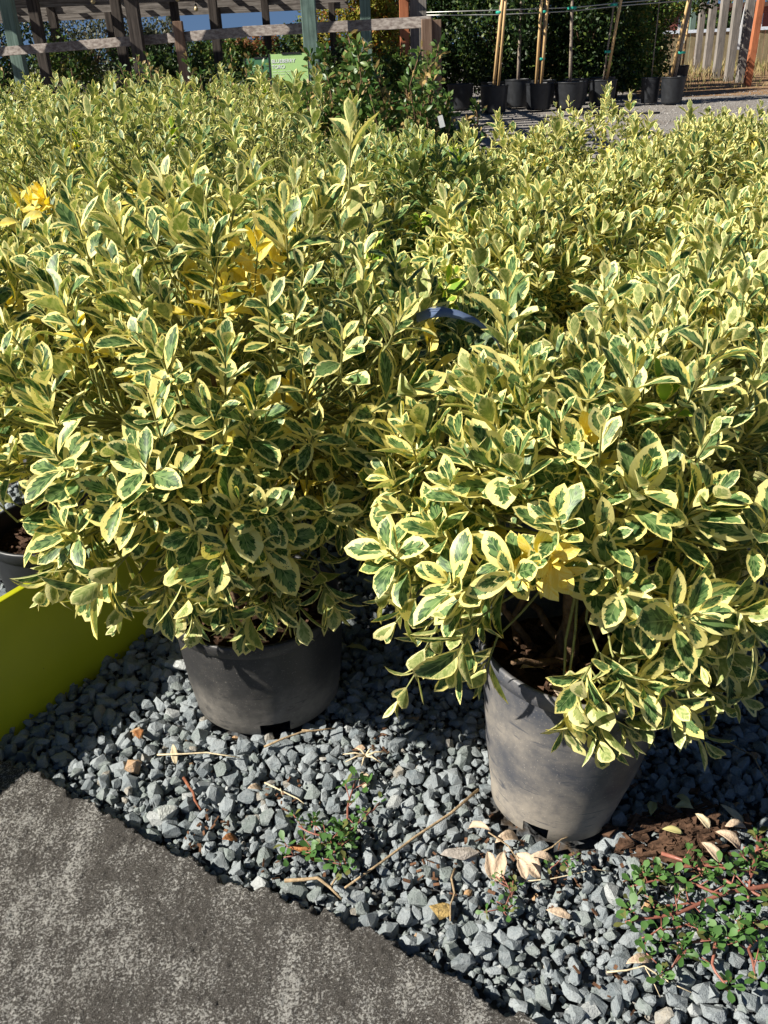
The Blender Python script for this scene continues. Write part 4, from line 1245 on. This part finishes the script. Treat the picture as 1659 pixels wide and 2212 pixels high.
for k, (x, y) in enumerate([(-4.0, 15.2), (-2.8, 15.5), (-1.3, 15.8), (-3.1, 19), (-.9, 17.5), (-5.6, 17.2)]):
    z = 2.02
    g = empty('string_light', (x, y, z), 'unlit %s bulb hanging from the shade roof beams, %s from the left' % (('clear glass', 'amber glass', 'round glass', 'small glass', 'pear-shaped glass', 'dusty glass')[k], ORD[[1, 3, 4, 2, 5, 0][k]]), 'light bulb', 'unlit bulbs hanging under the shade roof')
    mb = MB(); lathe(mb, [(.001, -.075), (.03, -.06), (.04, -.035), (.03, -.008), (.018, .01)], 10); mb.build('glass', bulbm, g, True)
    mb = MB(); lathe(mb, [(.019, .01), (.019, .045), (.003, .05), (.003, .36)], 8); mb.build('socket', MAT['black'], g, True)
for k, (pa, pb) in enumerate([((-5.6, 17.2, 2.42), (-3.1, 17.4, 2.40)), ((-3.1, 17.4, 2.40), (-.9, 17.5, 2.42)), ((-4.6, 15.0, 2.44), (-1.3, 15.8, 2.44))]):
    mb = MB(); mb.tube(curve_pts(pa, pb, -.14, 10, .0), .008, 5)
    tag(mb.build('light_cable', simple('pale_cable', (.55, .48, .25), .6), None, True), 'pale light cable sagging under the shade roof, %s strand' % ('left', 'right', 'nearest')[k], 'cable')

# single posts right of the pergola
for x, y, w, m, l, h in [(.79, 22, .13, 'green_wood', 'thin grey green post left of the rust red post', 3), (.69, 16.7, .15, 'red_wood', 'rust red square post right behind the rail end', 3), (.87, 16.9, .15, 'grey_wood', 'grey timber post immediately right of the rust red post', 3), (1.09, 18.3, .14, 'grey_wood', 'second grey timber post right of the rust red post', 3)]:
    mb = MB(); mb.box((x, y, h/2-.04), (w, w, h)); tag(mb.build('timber_post', MAT[m], bevel=.006), l, 'post')

# trees and hedge masses
def leafy_tree(name, loc, trunk_h, blobs, n, size, mat, label, trunk_r=.05, seed=0, group=None, cat='tree', lod='min', vert=.0):
    r = np.random.default_rng(seed)
    root = empty(name, loc, label, cat, group)
    top = max(b_[2] for b_ in blobs)
    mb = MB(); mb.tube(curve_pts((0, 0, -.04), (0, 0, top), 0, 5, .05), np.linspace(trunk_r, trunk_r*.3, 6), 7); mb.build('trunk', MAT['stem'], root, True)
    P = []; S_ = sum(b_[3]*b_[4]*b_[5] for b_ in blobs)
    for bx, by, bz, rx, ry, rz in blobs:
        m = int(n*(rx*ry*rz)/S_)
        # clumps on the blob shell and inside
        ncl = max(8, m//24)
        cd = unit(r.normal(size=(ncl, 3)))*r.uniform(.55, 1.0, (ncl, 1))
        ci = r.integers(0, ncl, m)
        q = cd[ci] + r.normal(0, .13, (m, 3))
        P.append(q*np.array([rx, ry, rz]) + np.array([bx, by, bz]))
        for k in range(3):
            mb = MB(); e = cd[k]*np.array([rx, ry, rz])*.8 + np.array([bx, by, bz])
            mb.tube(curve_pts((0, 0, min(top, bz)*.5+trunk_h*.3), e, 0, 4, .04), np.linspace(trunk_r*.5, trunk_r*.12, 5), 5); mb.build('limb', MAT['stem'], root, True)
    P = np.concatenate(P); m = len(P)
    P = P[P[:, 2] > .12]; m = len(P)
    D = unit(r.normal(size=(m, 3)) + np.array([0, 0, -.3+vert])); N = r.normal(size=(m, 3)) + np.array([0, 0, 1.2])
    L = size*r.uniform(.6, 1.3, m)
    V, F, lf, st = leaf_arrays(P, D, N, L, L*.6, r.uniform(0, .8, m), r.uniform(0, .5, m), r.random(m), np.zeros(m), lod)
    link('crown', tri_mesh('crown', V, F, MAT[mat], True, lf, st), root, 'stuff')
    return root

T = [
 # under / behind the pergola, left to right
 (-10.5, 24, 'hedge_dark', 3.0, 1.6, 'dark tree at the far left behind the shade structure'),
 (-8.2, 23.2, 'hedge_dark', 2.9, 1.5, 'dark dense tree behind the leftmost posts'),
 (-6.3, 23.4, 'hedge_grey', 2.5, 1.2, 'grey green thin tree seen between the left pergola posts'),
 (-4.9, 23.5, 'hedge_grey', 2.1, .7, 'airy grey tree with sky showing through beside the wide dark post'),
 (-3.6, 24.0, 'hedge_mid', 1.72, .8, 'low mid green tree below the patch of blue sky'),
 (-2.6, 23.6, 'hedge_red', 1.72, .6, 'small orange-leaved tree against the blue sky'),
 (-1.55, 24, 'hedge_mid', 1.9, .9, 'rounded green tree at the right of the sky patch'),
 (-.55, 23.6, 'hedge_yellow', 2.7, .9, 'yellow green tree just left of the large green post'),
 (.35, 24.2, 'hedge_grey', 2.5, .8, 'grey green tree just right of the large green post'),
 (.25, 18.6, 'hedge_yellow', 2.4, .5, 'slim yellow green tree left of the rust red post'),
 (.55, 20.5, 'hedge_red', 2.9, .6, 'reddish brown tree left of the rust red post'),
]
for k, (x, y, m, h, r_, l) in enumerate(T):
    leafy_tree('leafy_tree', (x, y, 0), .4, [(0, 0, h*.5, r_, r_*.8, h*.42), (r_*.3, 0, h*.8, r_*.7, r_*.6, h*.2), (-r_*.4, .1, h*.68, r_*.6, r_*.5, h*.22)], 5200, .085, m, l, .06, 700+k, 'trees behind the shade structure')
U = [(-6.9, 16.5, 1.5, .9), (-5.3, 17.5, 1.6, .8), (-4.3, 18.6, 1.55, .9), (-3.2, 16.2, 1.35, .7), (-2.3, 18.2, 1.45, .8), (-1.2, 16.8, 1.45, .8), (-.3, 15.6, 1.35, .6), (.4, 16, 1.2, .5), (-5.6, 14.8, 1.3, .7), (-1.7, 13.8, 1.15, .6)]
for k, (x, y, h, r_) in enumerate(U):
    leafy_tree('hedge_shrub', (x, y, 0), .2, [(0, 0, h*.5, r_, r_*.8, h*.5), (.1, 0, h*.75, r_*.6, r_*.6, h*.25)], 3600, .075, ('hedge_dark', 'hedge_mid', 'hedge_dark')[k % 3],
               '%s shrub under the shade roof, %s from the left' % (('dark green', 'mid green', 'deep green')[k % 3], ORD[sorted(range(len(U)), key=lambda q: U[q][0]/U[q][1]).index(k)]), .04, 740+k, 'shrubs under the shade roof', 'shrub')
# tall evergreen wall behind the sapling pots
E_ = [(6.7, 24.2, 3.0, .7, 'hedge_mid'), (7.9, 28.5, 3.4, .9, 'hedge_dark'), (1.75, 22.3, 3.3, .95, 'hedge_dark'), (2.9, 21.6, 3.4, .95, 'hedge_dark'), (3.9, 22.4, 3.5, 1.0, 'hedge_mid'), (4.9, 21.8, 3.3, .9, 'hedge_dark'), (5.8, 22.6, 3.2, .8, 'hedge_mid'), (1.1, 24.5, 3.6, 1.1, 'hedge_mid'), (3.3, 25, 3.8, 1.3, 'hedge_dark'), (5.4, 25.5, 3.8, 1.3, 'hedge_dark')]
lE = ['loose green tree above the paired black pots', 'dark tree beyond the separate rear pot', 'dark feathery evergreen behind the first sapling pot', 'tall dark conifer between the first two staked saplings', 'green conifer behind the third staked sapling', 'dark evergreen behind the fourth staked sapling', 'loose green tree at the right end of the evergreens', 'green evergreen behind the grey timber posts', 'tall dark evergreen at the back of the sapling row', 'tall shaded evergreen at the back, right of the third sapling']
for k, (x, y, h, r_, m) in enumerate(E_):
    leafy_tree('evergreen_tree', (x, y, 0), .3, [(0, 0, h*.45, r_, r_*.7, h*.42), (0, 0, h*.75, r_*.7, r_*.6, h*.3), (.2, .1, h*.2, r_*.9, r_*.6, h*.2)], 11000, .095, m, lE[k], .07, 780+k, 'evergreens behind the sapling pots')

# sapling pots
POT_BIG = pot_meshes(.235, .278, .48, MAT['pot_black'], False, 32)
def sapling(loc, k_, label, stakes, trunk, tie, crown=None, n=0, scale=1.0):
    root = empty('potted_sapling', loc, label, 'potted tree', 'saplings in black pots on the gravel yard')
    for o, nm in ((POT_BIG[0], 'pot'), (POT_BIG[1], 'rim'), (POT_BIG[2], 'soil')):
        q = link(nm, o, root); q.scale = (k_, k_, scale)
    tx, ty = trunk
    mb = MB(); mb.tube([(0, 0, .40), (tx*.33, 0, .95), (tx*.7, .0, 1.5), (tx*1.1, 0, 2.3), (tx*1.4, 0, 3.0)], [ty, ty*.95, ty*.9, ty*.75, ty*.5], 8); mb.build('trunk', MAT['trunk'], root, True)
    for s in stakes:
        mb = MB(); mb.tube([(s[0], -.04, .38), (s[0]+s[1]*1.0, -.045, 1.4), (s[0]+s[1]*2.2, -.045, 2.5)], .030, 8); mb.build('stake', MAT['stake'], root, True)
    for z in tie:
        mb = MB()
        lathe(mb, [(ty+.05, -.022), (ty+.058, 0), (ty+.05, .022)], 12, (tx*.7*z/1.5, 0, z)); mb.build('tie', MAT['tie'], root, True)
    if crown:
        r = np.random.default_rng(int(loc[0]*100))
        P = unit(r.normal(size=(n, 3)))*r.uniform(.4, 1, (n, 1))*np.array(crown[3:6]) + np.array(crown[0:3])
        D = unit(r.normal(size=(n, 3)) + np.array([0, 0, -.4])); N = r.normal(size=(n, 3)) + np.array([0, 0, 1.0]); L = .11*r.uniform(.6, 1.3, n)
        V, F, lf, st = leaf_arrays(P, D, N, L, L*.55, r.uniform(0, .8, n), r.uniform(0, .5, n), r.random(n), np.zeros(n), 'lo')
        link('crown', tri_mesh('crown', V, F, MAT[crown[6]], True, lf, st), root, 'stuff')
    return root
sapling((2.519, 19.06, 0), 1.0, 'sapling tied to two bamboo stakes, leftmost of the black yard pots', [(-.02, .09), (.07, .07)], (.10, .02), (1.72,), (0, 0, 2.9, .8, .6, .7, 'hedge_dark'), 700)
sapling((3.179, 20.3, 0), .96, 'brown-trunked tree in the shadowed black pot behind the first two saplings', [], (.02, .035), (), (0, 0, 2.0, .6, .5, 1.0, 'hedge_dark'), 1100, 1.1)
sapling((3.426, 19.2, 0), .99, 'sapling with pale stakes in the second front pot from the left', [(-.07, .03), (.03, .04)], (.06, .02), (1.70, .9), (0, 0, 3.0, .8, .6, .7, 'hedge_mid'), 700)
sapling((4.031, 19.17, 0), 1.1, 'grey-trunked sapling without stakes and a green tie near the frame top', [], (-.05, .033), (1.74,), (0, 0, 2.9, .8, .6, .7, 'hedge_dark'), 700)
sapling((4.753, 19.48, 0), 1.0, 'sapling with one thick tan stake, fourth front pot from the left', [(.05, .12)], (.13, .02), (1.77, .97), (0, 0, 2.9, .7, .6, .6, 'hedge_mid'), 700)
sapling((6.16, 19.45, 0), .86, 'dark-trunked sapling leaning right in the paired black pots', [(-.08, .14)], (.20, .045), (1.82, .9), (.3, 0, 2.9, .8, .6, .6, 'hedge_mid'), 700)
sapling((5.80, 19.75, 0), .70, 'narrow black pot squeezed against the left side of its neighbour', [], (.02, .012), (), None, 0, .98)
sapling((7.20, 25.5, 0), 1.03, 'slim young tree with bright green leaves in a separate pot farther back', [], (.06, .030), (), (.35, 0, 1.85, .95, .6, .42, 'hedge_mid'), 1500)
sapling((8.60, 26.8, 0), .98, 'sapling in the rear black pot just left of the grey post row', [(.08, .03)], (.05, .03), (), (.2, 0, 2.2, .8, .5, .6, 'hedge_dark'), 900)
sapling((9.45, 36.1, 0), 1.05, 'small far black pot with a slim sapling beyond the yard', [], (.02, .02), (), (0, 0, 2.2, .8, .5, .6, 'hedge_mid'), 500)
for k, (x, y, l) in enumerate([(2.0, 20.5, 'leftmost of the dark pots under the evergreens'), (2.75, 20.9, 'dark pot under the evergreens behind the first stakes'), (3.75, 20.6, 'dark pot with white tag behind the second sapling'), (4.45, 20.6, 'dark pot behind the grey-trunked sapling'), (5.05, 20.8, 'dark pot right behind the thick tan stake')]):
    root = empty('nursery_pot', (x, y, 0), l, 'pot', 'dark pots under the evergreens')
    for o, nm in ((POT_BIG[0], 'pot_wall'), (POT_BIG[1], 'rim'), (POT_BIG[2], 'soil')): link(nm, o, root)

# training wires
for k, (pts, l) in enumerate([([(.95, 19.2, 1.775), (2.6, 19.2, 1.757), (4.03, 19.2, 1.748), (4.95, 19.5, 1.80), (6.4, 19.8, 1.86), (9.0, 20.3, 1.98)], 'upper steel wire running behind the sapling stakes'), ([(.95, 19.25, 1.735), (2.6, 19.2, 1.681), (4.0, 19.25, 1.69), (5.0, 19.5, 1.75), (6.3, 19.8, 1.80), (9.0, 20.3, 1.90)], 'lower steel wire running behind the sapling stakes')]):
    mb = MB(); mb.tube(pts, .010, 5); tag(mb.build('training_wire', MAT['wire'], None, True), l, 'wire', 'wires holding the saplings')

# hose coil on the yard
hc = empty('hose_coil', (4.30, 17.35, -.03), 'coiled dark garden hose lying on the gravel yard', 'hose')
pts = []
for k in range(150):
    t = k/149*5.2*2*math.pi
    r_ = .27+.045*math.sin(t*.37)+.02*math.sin(t*.9)
    pts.append((r_*1.25*math.cos(t), r_*math.sin(t), .02+.013*k/25))
pts += [(.5, -.1, .02), (.75, -.22, .02), (.95, -.18, .02)]
mb = MB(); mb.tube(pts, .018, 6); mb.build('hose', MAT['black'], hc, True)

# row of tall grey posts at the right, a rust red post and the board fence beyond
for k, (x, y, w, m, h, l) in enumerate([(12.36, 36.5, .20, 'grey_wood', 3.4, 'pale weathered post, leftmost of the tall grey row'), (12.18, 34.9, .22, 'grey_wood', 3.4, 'shaded grey post, second in the tall grey row'), (10.99, 30.5, .21, 'grey_wood', 3.4, 'dark mottled post, third in the tall grey row'), (10.49, 28.1, .21, 'grey_wood', 3.4, 'thick grey post, fourth in the tall grey row'), (10.45, 27.1, .20, 'grey_wood', 3.4, 'light grey post touching the rust red post at the right'),
     (15.3, 46.4, .25, 'green_wood', 3.6, 'pale green grey post left of the tall grey row'), (17.0, 55.7, .18, 'grey_wood', 3.5, 'thin far post left of the pale green grey post'), (17.4, 61, .19, 'post_wood', 3.5, 'brown far post seen behind the bright green sapling'), (18.7, 63, .17, 'grey_wood', 3.5, 'thin grey far post between two saplings')]):
    mb = MB(); mb.box((x, y, h/2-.04), (w, w, h)); tag(mb.build('timber_post', MAT[m], bevel=.008), l, 'post', 'tall posts at the right of the yard')
mb = MB(); mb.beam((9.80, 24.9, -.05), (9.93, 25.0, 3.2), .16, .16); tag(mb.build('timber_post', MAT['red_wood'], bevel=.008), 'bright rust red post at the right edge of the photo', 'post')
mb = MB(); mb.beam((11.2, 29.6, .75), (11.5, 29.7, 3.2), .12, .02); tag(mb.build('white_board', MAT['white']), 'narrow pale blue white board hanging between the grey posts', 'board')
bf = empty('board_fence', (20, 40, 0), 'sunlit yellowish board fence with a pale top rail far at the right', 'fence')
for k in range(64):
    x = 9.5+k*.235
    y = 42.5-(k*.235)*.10
    mb = MB(); mb.box(local(bf, (x, y+random.uniform(-.01, .01), .62)), (.215, .025, 1.36+random.uniform(-.03, .03))); mb.build('board', MAT['fence_wood'], bf)
mb = MB(); mb.beam(local(bf, (9.4, 42.45, 1.33)), local(bf, (24.6, 40.95, 1.33)), .06, .12); mb.build('top_rail', simple('pale_blue_rail', (.60, .68, .78), .6), bf)
# far trees right, and a building with red vehicle glimpse
for k, (x, y, h, r_, m, l) in enumerate([(11.5, 60, 4.5, 4.0, 'hedge_grey', 'far grey green tree line behind the evergreens'), (22, 62, 2.3, 2.2, 'hedge_dark', 'dark round bush behind the fence at the right edge'), (17, 70, 6, 4.0, 'hedge_mid', 'far green tree above the tall grey posts'), (27, 75, 7, 5, 'hedge_mid', 'far tree beyond the right edge of the fence'), (5, 60, 6, 5, 'hedge_dark', 'far dark tree behind the evergreens')]):
    leafy_tree('far_tree', (x, y, 0), .5, [(0, 0, h*.55, r_, r_*.7, h*.45), (r_*.3, 0, h*.8, r_*.6, r_*.5, h*.2)], 3500, .26, m, l, .15, 820+k, 'far trees beyond the fence')
for k, (x0, x1) in enumerate([(-60, -18), (-22, 8)]):
    leafy_tree('far_tree', ((x0+x1)/2, 62, 0), .5, [((q-(x0+x1)/2), 0, 1.0, 3.2, 1.5, 1.2+random.random()*.7) for q in np.arange(x0+2, x1, 4)], 7000, .28, 'hedge_dark', ('low dark tree belt far left behind everything', 'low dark tree belt in the distance under the blue sky')[k], .12, 830+k, 'far trees beyond the fence')
bd = empty('storage_shed', (24, 66, 0), 'distant shed with brown roof and white wall behind the fence', 'shed')
mb = MB(); mb.box((0, 0, 1.3), (9, 4, 2.7)); mb.build('wall', simple('dull_red_wall', (.30, .10, .08), .8), bd)
mb = MB(); mb.box((0, 0, 2.75), (9.8, 4.8, .25)); mb.build('roof', simple('brown_roof', (.13, .07, .05), .8), bd)
for x in (-3.4, -2.2, -.6, 1.2):
    mb = MB(); mb.box((x, -2.02, 1.5), (.8, .05, 1.5)); mb.build('door', MAT['white'], bd)
# far dry weeds beside the pots
wd = []
r = np.random.default_rng(77)
n = 5000
P = np.column_stack([r.uniform(6.0, 16, n), r.uniform(24, 40, n), np.full(n, -.03)])
D = unit(np.column_stack([r.normal(0, .3, n), r.normal(0, .3, n), np.ones(n)])); N = r.normal(size=(n, 3)); L = r.uniform(.08, .45, n)*np.clip((P[:, 1]-22)/8, .3, 1)
V, F, lf, st = leaf_arrays(P, D, N, L, L*.06+.008, r.uniform(0, .8, n), r.uniform(0, .5, n), r.random(n), np.zeros(n), 'min')
o = link('dry_grass', tri_mesh('dry_grass', V, F, foliage_material('dry_grass_blade', (.22, .17, .06), (.42, .34, .16), (.12, .16, .04), .7, .2), True, lf, st), None, 'stuff')
tag(o, 'dry yellow grass and weeds growing on the dirt behind the pots', 'grass')
